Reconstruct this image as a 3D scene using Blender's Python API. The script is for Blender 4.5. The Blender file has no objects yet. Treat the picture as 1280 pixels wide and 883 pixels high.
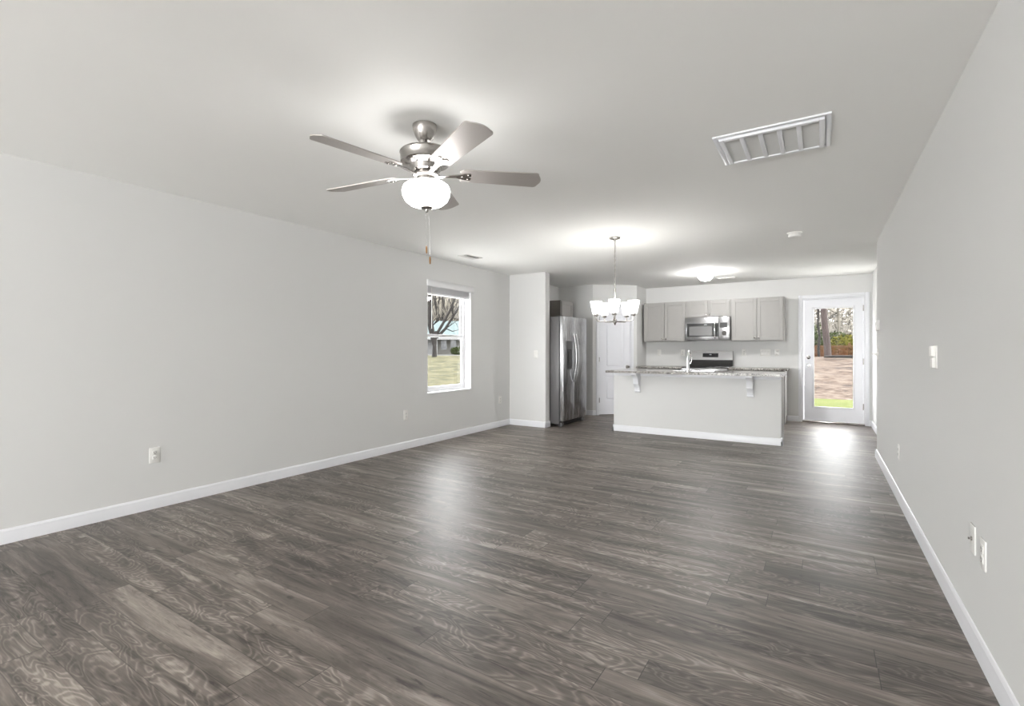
import bpy, bmesh, math, random
from mathutils import Vector, Matrix

# ------------------------------------------------------------------ camera, sky, sun, exposure
SC = bpy.context.scene
COL = SC.collection
F_PX = 609.0
YAW = math.atan(387 / 609)
CAM_H = 1.208
H = 2.44
cam = bpy.data.cameras.new('camera')
cam.sensor_width = 36.0
cam.lens = F_PX / 1280 * 36.0
cam.shift_y = -3.1 / 1280
cam.clip_end = 500
cam_o = bpy.data.objects.new('camera', cam)
cam_o.location = (0, 0, CAM_H)
cam_o.rotation_euler = (math.pi / 2, 0, YAW)
COL.objects.link(cam_o)
SC.camera = cam_o

SC.view_settings.view_transform = 'Standard'
SC.view_settings.look = 'None'
SC.view_settings.gamma = 1.0
SC.view_settings.use_curve_mapping = False
SC.view_settings.exposure = 0.97
SC.cycles.use_denoising = True
SC.cycles.max_bounces = 12
SC.cycles.diffuse_bounces = 8
SC.cycles.glossy_bounces = 5
SC.cycles.transparent_max_bounces = 16
SC.cycles.sample_clamp_indirect = 6.0

SKY = 6.6
world = bpy.data.worlds.new('sky')
SC.world = world
world.use_nodes = True
bg = world.node_tree.nodes['Background']
bg.inputs['Color'].default_value = (0.99, 0.99, 1.0, 1)
bg.inputs['Strength'].default_value = SKY

def aim(o, d):
    o.rotation_euler = Vector(d).to_track_quat('-Z', 'Y').to_euler()

sun = bpy.data.lights.new('sun', 'SUN')
sun.energy = 6.0
sun.angle = math.radians(1.0)
sun.color = (1.0, 0.95, 0.87)
sun_o = bpy.data.objects.new('sun', sun)
_el, _az = math.radians(57), math.radians(17)
aim(sun_o, (-math.cos(_el) * math.cos(_az), -math.cos(_el) * math.sin(_az), -math.sin(_el)))
sun_o.location = (10, 5, 15)
COL.objects.link(sun_o)

# daylight lamps added to brighten the room, at made-up front windows behind the camera
def fill_light(x, w, h, z, power, rise, spread):
    l = bpy.data.lights.new('fill_light', 'AREA')
    l.shape = 'RECTANGLE'; l.size = w; l.size_y = h
    l.energy = power
    l.spread = math.radians(spread)
    l.color = (1.0, 0.995, 0.99)
    o = bpy.data.objects.new('fill_light', l)
    o.location = (x, -6.25, z)
    aim(o, (0, 1, rise))
    COL.objects.link(o)
ADDED_WINDOWS = [(-3.85, -2.30), (-1.95, -0.40)]
for _a, _b in ADDED_WINDOWS:
    fill_light((_a + _b) / 2, 1.5, 1.4, 1.4, 46, 0.2, 170)     # added fill, aimed nearly level
    fill_light((_a + _b) / 2, 1.5, 0.6, 0.98, 112, 0.9, 170)      # added fill, tilted up to brighten the ceiling

# ------------------------------------------------------------------ materials
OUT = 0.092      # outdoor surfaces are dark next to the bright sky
def lin(c):
    c /= 255.0
    return c / 12.92 if c <= 0.04045 else ((c + 0.055) / 1.055) ** 2.4

def rgb(r, g, b):
    return (lin(r), lin(g), lin(b), 1.0)

def grey(v):
    return (v, v, v, 1.0)

class NT:
    def __init__(s, name):
        s.m = bpy.data.materials.new(name)
        s.m.use_nodes = True
        s.t = s.m.node_tree
        s.b = s.t.nodes['Principled BSDF']
        s.out = s.t.nodes['Material Output']
    def n(s, typ, **kw):
        o = s.t.nodes.new(typ)
        for k, v in kw.items():
            setattr(o, k, v)
        return o
    def l(s, a, b):
        s.t.links.new(a, b)
    def put(s, v, sock):
        if hasattr(v, 'is_output'):
            s.l(v, sock)
        else:
            sock.default_value = v
    def math(s, op, a, b=0.0, c=None, clamp=False):
        o = s.n('ShaderNodeMath', operation=op)
        o.use_clamp = clamp
        s.put(a, o.inputs[0]); s.put(b, o.inputs[1])
        if c is not None:
            s.put(c, o.inputs[2])
        return o.outputs[0]
    def mix(s, f, a, b):
        o = s.n('ShaderNodeMix', data_type='RGBA')
        s.put(f, o.inputs[0]); s.put(a, o.inputs[6]); s.put(b, o.inputs[7])
        return o.outputs[2]
    def comb(s, x, y, z):
        o = s.n('ShaderNodeCombineXYZ')
        for i, v in enumerate((x, y, z)):
            s.put(v, o.inputs[i])
        return o.outputs[0]
    def noise(s, vec, scale, detail=2.0, rough=0.5, dist=0.0):
        o = s.n('ShaderNodeTexNoise')
        if vec is not None:
            s.l(vec, o.inputs['Vector'])
        o.inputs['Scale'].default_value = scale
        o.inputs['Detail'].default_value = detail
        o.inputs['Roughness'].default_value = rough
        o.inputs['Distortion'].default_value = dist
        return o.outputs[0]
    def ramp(s, f, stops):
        o = s.n('ShaderNodeValToRGB')
        s.l(f, o.inputs[0])
        e = o.color_ramp.elements
        while len(e) < len(stops):
            e.new(0.5)
        for k, (p, c) in enumerate(stops):
            e[k].position = p; e[k].color = c
        return o.outputs[0]
    def bump(s, h, strength, dist=0.002):
        o = s.n('ShaderNodeBump')
        o.inputs['Strength'].default_value = strength
        o.inputs['Distance'].default_value = dist
        s.l(h, o.inputs['Height'])
        s.l(o.outputs[0], s.b.inputs['Normal'])
    def set(s, color=None, rough=None, metal=None, spec=None):
        for v, k in ((color, 'Base Color'), (rough, 'Roughness'), (metal, 'Metallic'), (spec, 'Specular IOR Level')):
            if v is not None:
                s.put(v, s.b.inputs[k])
    def objco(s):
        return s.n('ShaderNodeTexCoord').outputs['Object']

def plain(name, color, rough=0.5, metal=0.0, spec=0.5, vary=0.03, scale=12.0, bump=0.0):
    t = NT(name)
    co = t.objco()
    nz = t.noise(co, scale, 3.0)
    d = tuple(max(0, c * (1 - vary)) for c in color[:3]) + (1,)
    u = tuple(min(1, c * (1 + vary)) for c in color[:3]) + (1,)
    t.set(t.mix(nz, d, u), rough, metal, spec)
    if bump:
        t.bump(t.noise(co, 180.0, 2.0), bump, 0.001)
    return t.m

def brushed(name, color, rough, axis='z', metal=1.0):
    t = NT(name)
    co = t.objco()
    mp = t.n('ShaderNodeMapping')
    mp.inputs['Scale'].default_value = {'z': (260, 260, 3), 'x': (3, 260, 260)}[axis]
    t.l(co, mp.inputs[0])
    nz = t.noise(mp.outputs[0], 1.0, 2.0)
    t.set(t.mix(nz, tuple(c * 0.92 for c in color[:3]) + (1,), tuple(min(1, c * 1.06) for c in color[:3]) + (1,)),
          t.math('MULTIPLY_ADD', nz, 0.12, rough - 0.06), metal)
    return t.m

def glow(name, color, strength, base=(0.9, 0.9, 0.88, 1), fall=None):
    t = NT(name)
    t.set(base, 0.35)
    co = t.objco()
    nz = t.noise(co, 9.0, 2.0)
    t.put(t.mix(nz, tuple(c * 0.96 for c in color[:3]) + (1,), color), t.b.inputs['Emission Color'])
    t.b.inputs['Emission Strength'].default_value = strength
    if fall:      # the bulb sits high in the shade: the glass is dimmer towards its foot
        sp = t.n('ShaderNodeSeparateXYZ'); t.l(co, sp.inputs[0])
        v = t.math('DIVIDE', t.math('SUBTRACT', sp.outputs[2], fall[0]), fall[1] - fall[0], clamp=True)
        t.l(t.math('MULTIPLY', t.math('MULTIPLY_ADD', t.math('POWER', v, 2.0), 0.93, 0.07), strength), t.b.inputs['Emission Strength'])
    return t.m

def glass_mat(name):
    t = NT(name)
    t.t.nodes.remove(t.b)
    tr = t.n('ShaderNodeBsdfTransparent')
    tr.inputs[0].default_value = (0.96, 0.975, 0.97, 1)
    gl = t.n('ShaderNodeBsdfGlossy')
    gl.inputs['Roughness'].default_value = 0.02
    fr = t.n('ShaderNodeFresnel')
    fr.inputs[0].default_value = 1.45
    mx = t.n('ShaderNodeMixShader')
    t.l(t.math('MULTIPLY', fr.outputs[0], 0.8), mx.inputs[0])
    t.l(tr.outputs[0], mx.inputs[1]); t.l(gl.outputs[0], mx.inputs[2])
    t.l(mx.outputs[0], t.out.inputs[0])
    return t.m

def floor_mat():
    t = NT('grey_oak_planks')
    co = t.objco()
    sp = t.n('ShaderNodeSeparateXYZ'); t.l(co, sp.inputs[0])
    x, y = sp.outputs[0], sp.outputs[1]
    W, L = 0.138, 1.22
    v = t.math('DIVIDE', t.math('ADD', y, 20.0 + 0.05), W)
    row = t.math('FLOOR', v)
    wn = t.n('ShaderNodeTexWhiteNoise', noise_dimensions='1D'); t.l(row, wn.inputs['W'])
    u = t.math('DIVIDE', t.math('ADD', t.math('ADD', x, 30.0), t.math('MULTIPLY', wn.outputs[0], L)), L)
    colm = t.math('FLOOR', u)
    w2 = t.n('ShaderNodeTexWhiteNoise', noise_dimensions='3D'); t.l(t.comb(row, colm, 3.7), w2.inputs['Vector'])
    s2 = t.n('ShaderNodeSeparateColor'); t.l(w2.outputs['Color'], s2.inputs[0])
    ra, rb, rc = s2.outputs[0], s2.outputs[1], s2.outputs[2]
    gx = t.math('MULTIPLY_ADD', ra, 53.0, x)
    gy = t.math('MULTIPLY_ADD', rb, 31.0, y)
    # contour rings (cathedral grain)
    n1 = t.noise(t.comb(t.math('MULTIPLY', gx, 2.6), t.math('MULTIPLY', gy, 8.5), rc), 1.0, 2.0, 0.5, 0.6)
    ring = t.math('SINE', t.math('MULTIPLY', n1, 88.0))
    ring = t.math('POWER', t.math('MULTIPLY_ADD', ring, 0.5, 0.5), 2.2)
    # fine fibre
    n2 = t.noise(t.comb(t.math('MULTIPLY', gx, 7.0), t.math('MULTIPLY', gy, 190.0), 0.0), 1.0, 3.0, 0.6)
    # broad streaks
    n3 = t.noise(t.comb(t.math('MULTIPLY', gx, 1.4), t.math('MULTIPLY', gy, 14.0), 5.0), 1.0, 4.0, 0.6, 0.8)
    # knots and dark marks
    n4 = t.noise(t.comb(t.math('MULTIPLY', gx, 4.5), t.math('MULTIPLY', gy, 20.0), 9.0), 1.0, 3.0, 0.65, 1.2)
    dark = t.math('MULTIPLY', t.math('SUBTRACT', 0.41, n4, clamp=True), 7.0, clamp=True)
    tone = t.math('MULTIPLY_ADD', t.math('SUBTRACT', n3, 0.5), 1.85, 0.46)
    tone = t.math('ADD', tone, t.math('MULTIPLY', t.math('SUBTRACT', ra, 0.5), 0.26))
    rs = t.math('MULTIPLY', t.math('GREATER_THAN', rb, 0.30), 0.25)
    tone = t.math('ADD', tone, t.math('MULTIPLY', t.math('SUBTRACT', ring, 0.4), t.math('ADD', rs, 0.05)))
    tone = t.math('ADD', tone, t.math('MULTIPLY', t.math('SUBTRACT', n2, 0.5), 0.55))
    tone = t.math('SUBTRACT', tone, t.math('MULTIPLY', dark, 0.42), clamp=True)
    c = t.ramp(tone, [(0.0, rgb(58, 51, 46)), (0.35, rgb(94, 86, 80)), (0.62, rgb(121, 112, 105)), (1.0, rgb(170, 160, 151))])
    fv = t.math('FRACT', v); fu = t.math('FRACT', u)
    sv = t.math('LESS_THAN', t.math('MINIMUM', fv, t.math('SUBTRACT', 1.0, fv)), 0.010)
    su = t.math('LESS_THAN', t.math('MINIMUM', fu, t.math('SUBTRACT', 1.0, fu)), 0.0014)
    seam = t.math('MAXIMUM', t.math('MULTIPLY', sv, 0.55), t.math('MULTIPLY', su, 0.8))
    c = t.mix(seam, c, rgb(34, 30, 28))
    t.set(c, t.math('MULTIPLY_ADD', n2, 0.10, 0.39), 0.0, 0.65)
    hgt = t.math('SUBTRACT', t.math('MULTIPLY_ADD', n2, 0.3, t.math('MULTIPLY', ring, 0.25)), seam)
    t.bump(hgt, 0.12, 0.002)
    return t.m

def granite_mat():
    t = NT('speckled_granite')
    co = t.objco()
    n1 = t.noise(co, 55.0, 3.0, 0.6)
    n2 = t.noise(co, 120.0, 2.0, 0.6)
    vo = t.n('ShaderNodeTexVoronoi'); vo.inputs['Scale'].default_value = 95.0
    t.l(co, vo.inputs['Vector'])
    sp = t.n('ShaderNodeSeparateColor'); t.l(vo.outputs['Color'], sp.inputs[0])
    base = t.ramp(n1, [(0.32, rgb(96, 91, 88)), (0.48, rgb(164, 160, 155)), (0.66, rgb(206, 203, 198))])
    c = t.mix(t.math('GREATER_THAN', sp.outputs[0], 0.80), base, rgb(70, 66, 64))
    c = t.mix(t.math('GREATER_THAN', n2, 0.62), c, rgb(60, 57, 55))
    t.set(c, 0.12, 0.0, 0.5)
    return t.m

def ground_mat(name, stops, scale, fine, gain=1.0):
    t = NT(name)
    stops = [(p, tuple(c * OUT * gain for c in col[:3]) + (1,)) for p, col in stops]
    co = t.objco()
    a = t.noise(co, scale, 5.0, 0.65)
    b = t.noise(co, fine, 4.0, 0.7)
    f = t.math('ADD', t.math('MULTIPLY', a, 0.5), t.math('MULTIPLY', b, 0.5))
    t.set(t.ramp(f, stops), 0.95, 0.0, 0.1)
    t.bump(b, 0.6, 0.05)
    return t.m

def bark_mat(name, c0, c1, gain=1.0):
    t = NT(name)
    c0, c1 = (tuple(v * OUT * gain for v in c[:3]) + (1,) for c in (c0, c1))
    co = t.objco()
    mp = t.n('ShaderNodeMapping'); mp.inputs['Scale'].default_value = (9, 9, 1.6)
    t.l(co, mp.inputs[0])
    n = t.noise(mp.outputs[0], 1.6, 4.0, 0.7)
    t.set(t.ramp(n, [(0.3, c0), (0.7, c1)]), 0.9, 0.0, 0.2)
    return t.m

M = dict(
    wall=plain('wall_paint', rgb(217, 217, 216), 0.85, spec=0.2, vary=0.006, scale=3.0, bump=0.05),
    ceil=plain('ceiling_paint', rgb(243, 243, 241), 0.9, spec=0.15, vary=0.006, scale=3.0, bump=0.06),
    trim=plain('white_trim_paint', rgb(229, 230, 234), 0.35, spec=0.45, vary=0.01),
    door=plain('white_door_paint', rgb(232, 233, 238), 0.4, spec=0.45, vary=0.01),
    vinyl=plain('white_vinyl', rgb(228, 228, 230), 0.35, vary=0.01),
    plastic=plain('white_plastic', rgb(230, 229, 226), 0.35, vary=0.01),
    slot=plain('dark_slot', rgb(70, 68, 66), 0.6),
    cab=plain('grey_cabinet_paint', rgb(163, 161, 158), 0.45, vary=0.02),
    cab_shaded=plain('shaded_cabinet_side', rgb(118, 113, 107), 0.5, vary=0.02),  # shade on the cabinet's side, put into a darker colour
    steel=brushed('brushed_stainless', (0.47, 0.47, 0.48, 1), 0.27, 'z'),
    steel_x=brushed('brushed_stainless_across', (0.50, 0.50, 0.51, 1), 0.24, 'x'),
    nickel=brushed('brushed_nickel', (0.44, 0.42, 0.40, 1), 0.22, 'z'),
    blade=brushed('fan_blade_nickel', (0.50, 0.47, 0.45, 1), 0.50, 'z', metal=0.55),
    chrome=plain('chrome', (0.82, 0.82, 0.83, 1), 0.08, 1.0, vary=0.01),
    fridge_side=plain('grey_fridge_side', rgb(102, 101, 102), 0.42, 0.25, vary=0.02),
    black_glass=plain('black_glass', (0.008, 0.008, 0.009, 1), 0.06, spec=0.6, vary=0.1),
    black=plain('black_plastic', (0.018, 0.018, 0.019, 1), 0.35, vary=0.1),
    mesh_glass=plain('oven_window_mesh', rgb(98, 97, 97), 0.25, spec=0.6, vary=0.05, scale=300.0),
    screen=plain('black_screen', (0.012, 0.012, 0.014, 1), 0.1, vary=0.1),
    mark=plain('pale_marking', rgb(200, 205, 210), 0.5),
    floor=floor_mat(), granite=granite_mat(), glass=glass_mat('clear_glass'),
    fan_glow=glow('lit_fan_glass', (1.0, 0.985, 0.97, 1), 9.5),
    shade_glow=glow('lit_shade_glass', (1.0, 0.985, 0.97, 1), 9.5, fall=(-0.838, -0.72)),
    dome_glow=glow('lit_dome_glass', (1.0, 0.985, 0.97, 1), 80.0),
    brass=plain('wood_fob', rgb(128, 92, 52), 0.35, 0.2),
    grille=plain('grille_slats', rgb(206, 206, 204), 0.6, vary=0.02),
    lawn=ground_mat('pale_lawn', [(0.40, rgb(62, 68, 30)), (0.5, rgb(142, 138, 84)), (0.60, rgb(192, 182, 138))], 0.8, 3.0),
    back_lawn=ground_mat('bright_lawn', [(0.30, rgb(120, 142, 40)), (0.5, rgb(172, 186, 84)), (0.7, rgb(206, 204, 130))], 0.8, 9.0),
    dirt=ground_mat('straw_bank', [(0.38, rgb(66, 52, 44)), (0.48, rgb(160, 134, 116)), (0.62, rgb(214, 194, 176))], 1.3, 4.5),
    woodland=ground_mat('leaf_litter', [(0.3, rgb(112, 104, 92)), (0.5, rgb(150, 142, 126)), (0.7, rgb(196, 188, 172))], 0.3, 3.0, 1.5),
    concrete=plain('pale_concrete', rgb(92, 92, 91), 0.9, spec=0.05, vary=0.05),
    bark=bark_mat('grey_bark', rgb(58, 54, 52), rgb(112, 104, 100)),
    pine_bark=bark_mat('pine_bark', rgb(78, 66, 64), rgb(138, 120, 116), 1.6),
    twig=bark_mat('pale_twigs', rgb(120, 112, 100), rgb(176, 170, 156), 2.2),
    leaf=ground_mat('green_leaves', [(0.3, rgb(58, 78, 30)), (0.7, rgb(118, 138, 58))], 3.0, 9.0),
    yleaf=ground_mat('yellow_green_leaves', [(0.3, rgb(132, 132, 30)), (0.7, rgb(206, 196, 74))], 3.0, 9.0),
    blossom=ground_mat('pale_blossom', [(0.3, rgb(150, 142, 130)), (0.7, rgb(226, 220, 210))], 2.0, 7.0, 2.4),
    rust=ground_mat('rusty_brush', [(0.3, rgb(120, 66, 36)), (0.7, rgb(196, 136, 84))], 2.0, 7.0),
    fence=bark_mat('weathered_boards', rgb(150, 104, 66), rgb(206, 164, 112)),
    roof=plain('pale_metal_roof', rgb(62, 70, 71), 0.8, spec=0.03, vary=0.03, scale=0.8),
    patio=plain('bounce_concrete', rgb(226, 225, 222), 0.9, vary=0.05),  # kept bright to bounce light indoors, unlike the other outdoor colours
    house_white=plain('house_white_trim', rgb(92, 92, 92), 0.8, spec=0.05),
    siding=plain('grey_siding', rgb(74, 73, 70), 0.8, spec=0.05, vary=0.04),
    dark_pane=plain('dark_window', (0.02, 0.022, 0.026, 1), 0.15),
)

# ------------------------------------------------------------------ mesh helpers
class MB:
    def __init__(s):
        s.bm = bmesh.new()
    def _new(s, vs):
        return [s.bm.verts.new(v) for v in vs]
    def box(s, x0, y0, z0, x1, y1, z1, bevel=0.0, seg=2):
        x0, x1 = sorted((x0, x1)); y0, y1 = sorted((y0, y1)); z0, z1 = sorted((z0, z1))
        r = bmesh.ops.create_cube(s.bm, size=1.0)
        for v in r['verts']:
            v.co = Vector(((x0 + x1) / 2 + v.co.x * (x1 - x0), (y0 + y1) / 2 + v.co.y * (y1 - y0), (z0 + z1) / 2 + v.co.z * (z1 - z0)))
        if bevel > 0:
            es = list({e for v in r['verts'] for e in v.link_edges})
            bmesh.ops.bevel(s.bm, geom=es, offset=min(bevel, 0.49 * min(x1 - x0, y1 - y0, z1 - z0)), segments=seg, affect='EDGES', profile=0.5)
        return s
    def lathe(s, prof, seg=32, c=(0, 0, 0), axis='z'):
        def P(r, a, h):
            p = (r * math.cos(a), r * math.sin(a), h)
            if axis == 'y':
                p = (p[0], p[2], p[1])
            elif axis == 'x':
                p = (p[2], p[0], p[1])
            return (p[0] + c[0], p[1] + c[1], p[2] + c[2])
        rings = []
        for r, z in prof:
            if r < 1e-6:
                rings.append(s._new([P(0, 0, z)]))
            else:
                rings.append(s._new([P(r, 2 * math.pi * k / seg, z) for k in range(seg)]))
        for a, b in zip(rings, rings[1:]):
            for k in range(seg):
                k2 = (k + 1) % seg
                if len(a) == 1 and len(b) == 1:
                    continue
                if len(a) == 1:
                    s.bm.faces.new((a[0], b[k], b[k2]))
                elif len(b) == 1:
                    s.bm.faces.new((a[k], a[k2], b[0]))
                else:
                    s.bm.faces.new((a[k], a[k2], b[k2], b[k]))
        for r in (rings[0], rings[-1]):
            if len(r) > 1:
                s.bm.faces.new(r)
        return s
    def tube(s, pts, r, seg=10):
        pts = [Vector(p) for p in pts]
        rs = r if isinstance(r, (list, tuple)) else [r] * len(pts)
        rings = []
        t0 = (pts[1] - pts[0]).normalized()
        up = Vector((0, 0, 1)) if abs(t0.z) < 0.9 else Vector((1, 0, 0))
        nrm = t0.cross(up).normalized()
        for i, p in enumerate(pts):
            t = (pts[min(i + 1, len(pts) - 1)] - pts[max(i - 1, 0)]).normalized()
            nrm = (nrm - t * nrm.dot(t)).normalized()
            bi = t.cross(nrm)
            rings.append(s._new([p + (nrm * math.cos(2 * math.pi * k / seg) + bi * math.sin(2 * math.pi * k / seg)) * rs[i] for k in range(seg)]))
        for a, b in zip(rings, rings[1:]):
            for k in range(seg):
                s.bm.faces.new((a[k], a[(k + 1) % seg], b[(k + 1) % seg], b[k]))
        s.bm.faces.new(rings[0]); s.bm.faces.new(rings[-1])
        return s
    def prism(s, poly, fn, a0, a1):
        """poly: 2-D outline; fn(u, v, w) -> point; swept from w=a0 to w=a1"""
        A = s._new([fn(u, v, a0) for u, v in poly]); B = s._new([fn(u, v, a1) for u, v in poly])
        n = len(poly)
        for k in range(n):
            s.bm.faces.new((A[k], A[(k + 1) % n], B[(k + 1) % n], B[k]))
        s.bm.faces.new(A); s.bm.faces.new(B)
        return s
    def torus(s, c, R, r, rot, stretch=1.0, seg=12, sub=6):
        m = Matrix.Translation(c) @ rot
        rings = []
        for i in range(seg):
            a = 2 * math.pi * i / seg
            rings.append(s._new([m @ Vector(((R + r * math.cos(b)) * math.cos(a), (R + r * math.cos(b)) * math.sin(a) * stretch, r * math.sin(b)))
                                 for b in [2 * math.pi * k / sub for k in range(sub)]]))
        for i in range(seg):
            a, b = rings[i], rings[(i + 1) % seg]
            for k in range(sub):
                s.bm.faces.new((a[k], a[(k + 1) % sub], b[(k + 1) % sub], b[k]))
        return s
    def quad(s, a, b, c, d):
        s.bm.faces.new(s._new([a, b, c, d]))
        return s
    def xform(s, m):
        bmesh.ops.transform(s.bm, matrix=m, verts=s.bm.verts)
        return s
    def build(s, name, mat, parent=None, angle=38, fix=True):
        if fix:
            bmesh.ops.recalc_face_normals(s.bm, faces=s.bm.faces)
        lim = math.radians(angle)
        for f in s.bm.faces:
            f.smooth = True
        for e in s.bm.edges:
            if len(e.link_faces) == 2 and e.calc_face_angle(0) > lim:
                e.smooth = False
        me = bpy.data.meshes.new(name)
        s.bm.to_mesh(me); s.bm.free()
        me.materials.append(mat)
        o = bpy.data.objects.new(name, me)
        COL.objects.link(o)
        if parent is not None:
            o.parent = parent
        return o

def tag(o, label=None, cat=None, group=None, kind=None):
    if label: o['label'] = label
    if cat: o['category'] = cat
    if group: o['group'] = group
    if kind: o['kind'] = kind
    return o

def thing(name, label, cat, loc=(0, 0, 0), rz=0.0, group=None, kind=None):
    o = bpy.data.objects.new(name, None)
    o.empty_display_size = 0.1
    COL.objects.link(o)
    o.location = loc
    o.rotation_euler = (0, 0, rz)
    return tag(o, label, cat, group, kind)

def kids(o):
    return [c for c in COL.objects if c.parent == o]

def copy_tree(o, parent=None):
    c = o.copy(); COL.objects.link(c)
    if parent is not None:
        c.parent = parent
    for ch in kids(o):
        copy_tree(ch, c)
    return c

def struct(o, label=None):
    return tag(o, label, None, None, 'structure')

def S(name, mat, *boxes, label=None):
    m = MB()
    for b in boxes:
        m.box(*b)
    return struct(m.build(name, mat), label)

RZ_LEFT, RZ_RIGHT, RZ_BACK = math.pi / 2, -math.pi / 2, 0.0   # local -Y is the face turned into the room

# ------------------------------------------------------------------ the room
XL, XR, YB, YF = -4.31, 0.527, 9.62, -6.00
XO = XL - 0.17
S('floor', M['floor'], (XO, YF - 0.15, -0.12, 3.12, YB + 0.16, 0.0), label='dark grey-brown wood plank floor')
S('ceiling', M['ceil'], (XO, YF - 0.15, H, 3.12, YB + 0.16, H + 0.15), label='flat pale grey painted ceiling')
WY0, WY1, WZ0, WZ1 = 4.735, 5.67, 0.645, 2.115
S('wall_left', M['wall'], (XO, YF - 0.15, 0, XL, WY0, H), (XO, WY1, 0, XL, YB + 0.16, H), (XO, WY0, 0, XL, WY1, WZ0), (XO, WY0, WZ1, XL, WY1, H),
  label='long pale grey wall with one window')
S('wall_right', M['wall'], (XR, YF - 0.15, 0, XR + 0.12, 6.86, H), (XR + 0.12, 6.74, 0, 3.12, 6.86, H), label='pale grey wall along the right edge')
S('wall_hall', M['wall'], (0.68, 8.6, 0, 0.80, YB + 0.16, H), (0.80, 8.6, 0, 3.12, 8.72, H), (3.0, 6.86, 0, 3.12, 8.6, H), label='pale grey wall beside the back door')
DX0, DX1, DZ = -0.275, 0.587, 2.085
S('wall_back', M['wall'], (XL, YB, 0, DX0, YB + 0.16, H), (DX1, YB, 0, 0.68, YB + 0.16, H), (DX0, YB, DZ, DX1, YB + 0.16, H), label='pale grey kitchen wall with the back door')
(_a0, _a1), (_b0, _b1) = ADDED_WINDOWS
S('wall_front', M['wall'], (XL, YF - 0.15, 0, _a0, YF, H), (_a1, YF - 0.15, 0, _b0, YF, H), (_b1, YF - 0.15, 0, XR, YF, H),
  (_a0, YF - 0.15, 0, _a1, YF, 0.65), (_b0, YF - 0.15, 0, _b1, YF, 0.65), (_a0, YF - 0.15, 2.15, _a1, YF, H), (_b0, YF - 0.15, 2.15, _b1, YF, H))
S('wall_alcove', M['wall'], (XL, 6.71, 0, -3.645, 6.85, H), label='short pale grey wall in front of the refrigerator')
PA, PB = Vector((-3.60, 8.47, 0)), Vector((-2.95, 9.05, 0))
PL = (PB - PA).length
PRZ = math.atan2(PB.y - PA.y, PB.x - PA.x)
pm = MB()
pm.box(XL, 8.47, 0, -3.60, 8.58, H); pm.box(-3.06, 9.05, 0, -2.95, YB, H)
P0, P1, PZ = 0.110, 0.755, 2.055            # rough opening along the diagonal
dm = MB()
dm.box(0, 0, 0, P0, 0.11, H); dm.box(P1, 0, 0, PL, 0.11, H); dm.box(P0, 0, PZ, P1, 0.11, H)
dm.xform(Matrix.Translation(PA) @ Matrix.Rotation(PRZ, 4, 'Z'))
_me = bpy.data.meshes.new('tmp'); dm.bm.to_mesh(_me); dm.bm.free(); pm.bm.from_mesh(_me); bpy.data.meshes.remove(_me)
struct(pm.build('wall_pantry', M['wall']), 'angled pale grey pantry corner walls')

BASE_PROF = [(0, 0), (0.015, 0), (0.015, 0.058), (0.011, 0.070), (0.011, 0.078), (0.005, 0.090), (0, 0.092)]
def base_run(m, p0, p1):
    """baseboard profile swept from p0 to p1; the room lies to the right of the direction of travel"""
    p0, p1 = Vector((*p0, 0)), Vector((*p1, 0))
    d = (p1 - p0); L = d.length; d.normalize()
    n = Vector((d.y, -d.x, 0))
    m.prism(BASE_PROF, lambda u, v, w: p0 + d * w + n * u + Vector((0, 0, v)), 0, L)
def baseboard(name, *runs):
    m = MB()
    for a, b in runs:
        base_run(m, a, b)
    return struct(m.build(name, M['trim'], angle=25), 'white baseboard')
e = 0.015
baseboard('baseboard_left', ((XL, YF), (XL, 6.71)))
baseboard('baseboard_alcove', ((XL, 6.71), (-3.645 + e, 6.71)), ((-3.645, 6.71 - e), (-3.645, 6.85)))
_u = Vector((math.cos(PRZ), math.sin(PRZ), 0))
_c0, _c1 = PA + _u * (P0 - 0.052), PA + _u * (P1 + 0.052)
baseboard('baseboard_pantry', ((-4.0, 8.47), (-3.60 + 0.006, 8.47)), ((PA.x, PA.y), (_c0.x, _c0.y)), ((_c1.x, _c1.y), (PB.x, PB.y)), ((-2.95, 9.05), (-2.95, 9.06)))
baseboard('baseboard_back', ((-0.50, YB), (DX0 - 0.052, YB)), ((DX1 + 0.052, YB), (0.68, YB)), ((0.68, YB), (0.68, 8.6 - e)))
baseboard('baseboard_right', ((XR, 6.86 + e), (XR, YF)), ((3.0, 6.86), (XR - e, 6.86)))

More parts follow.
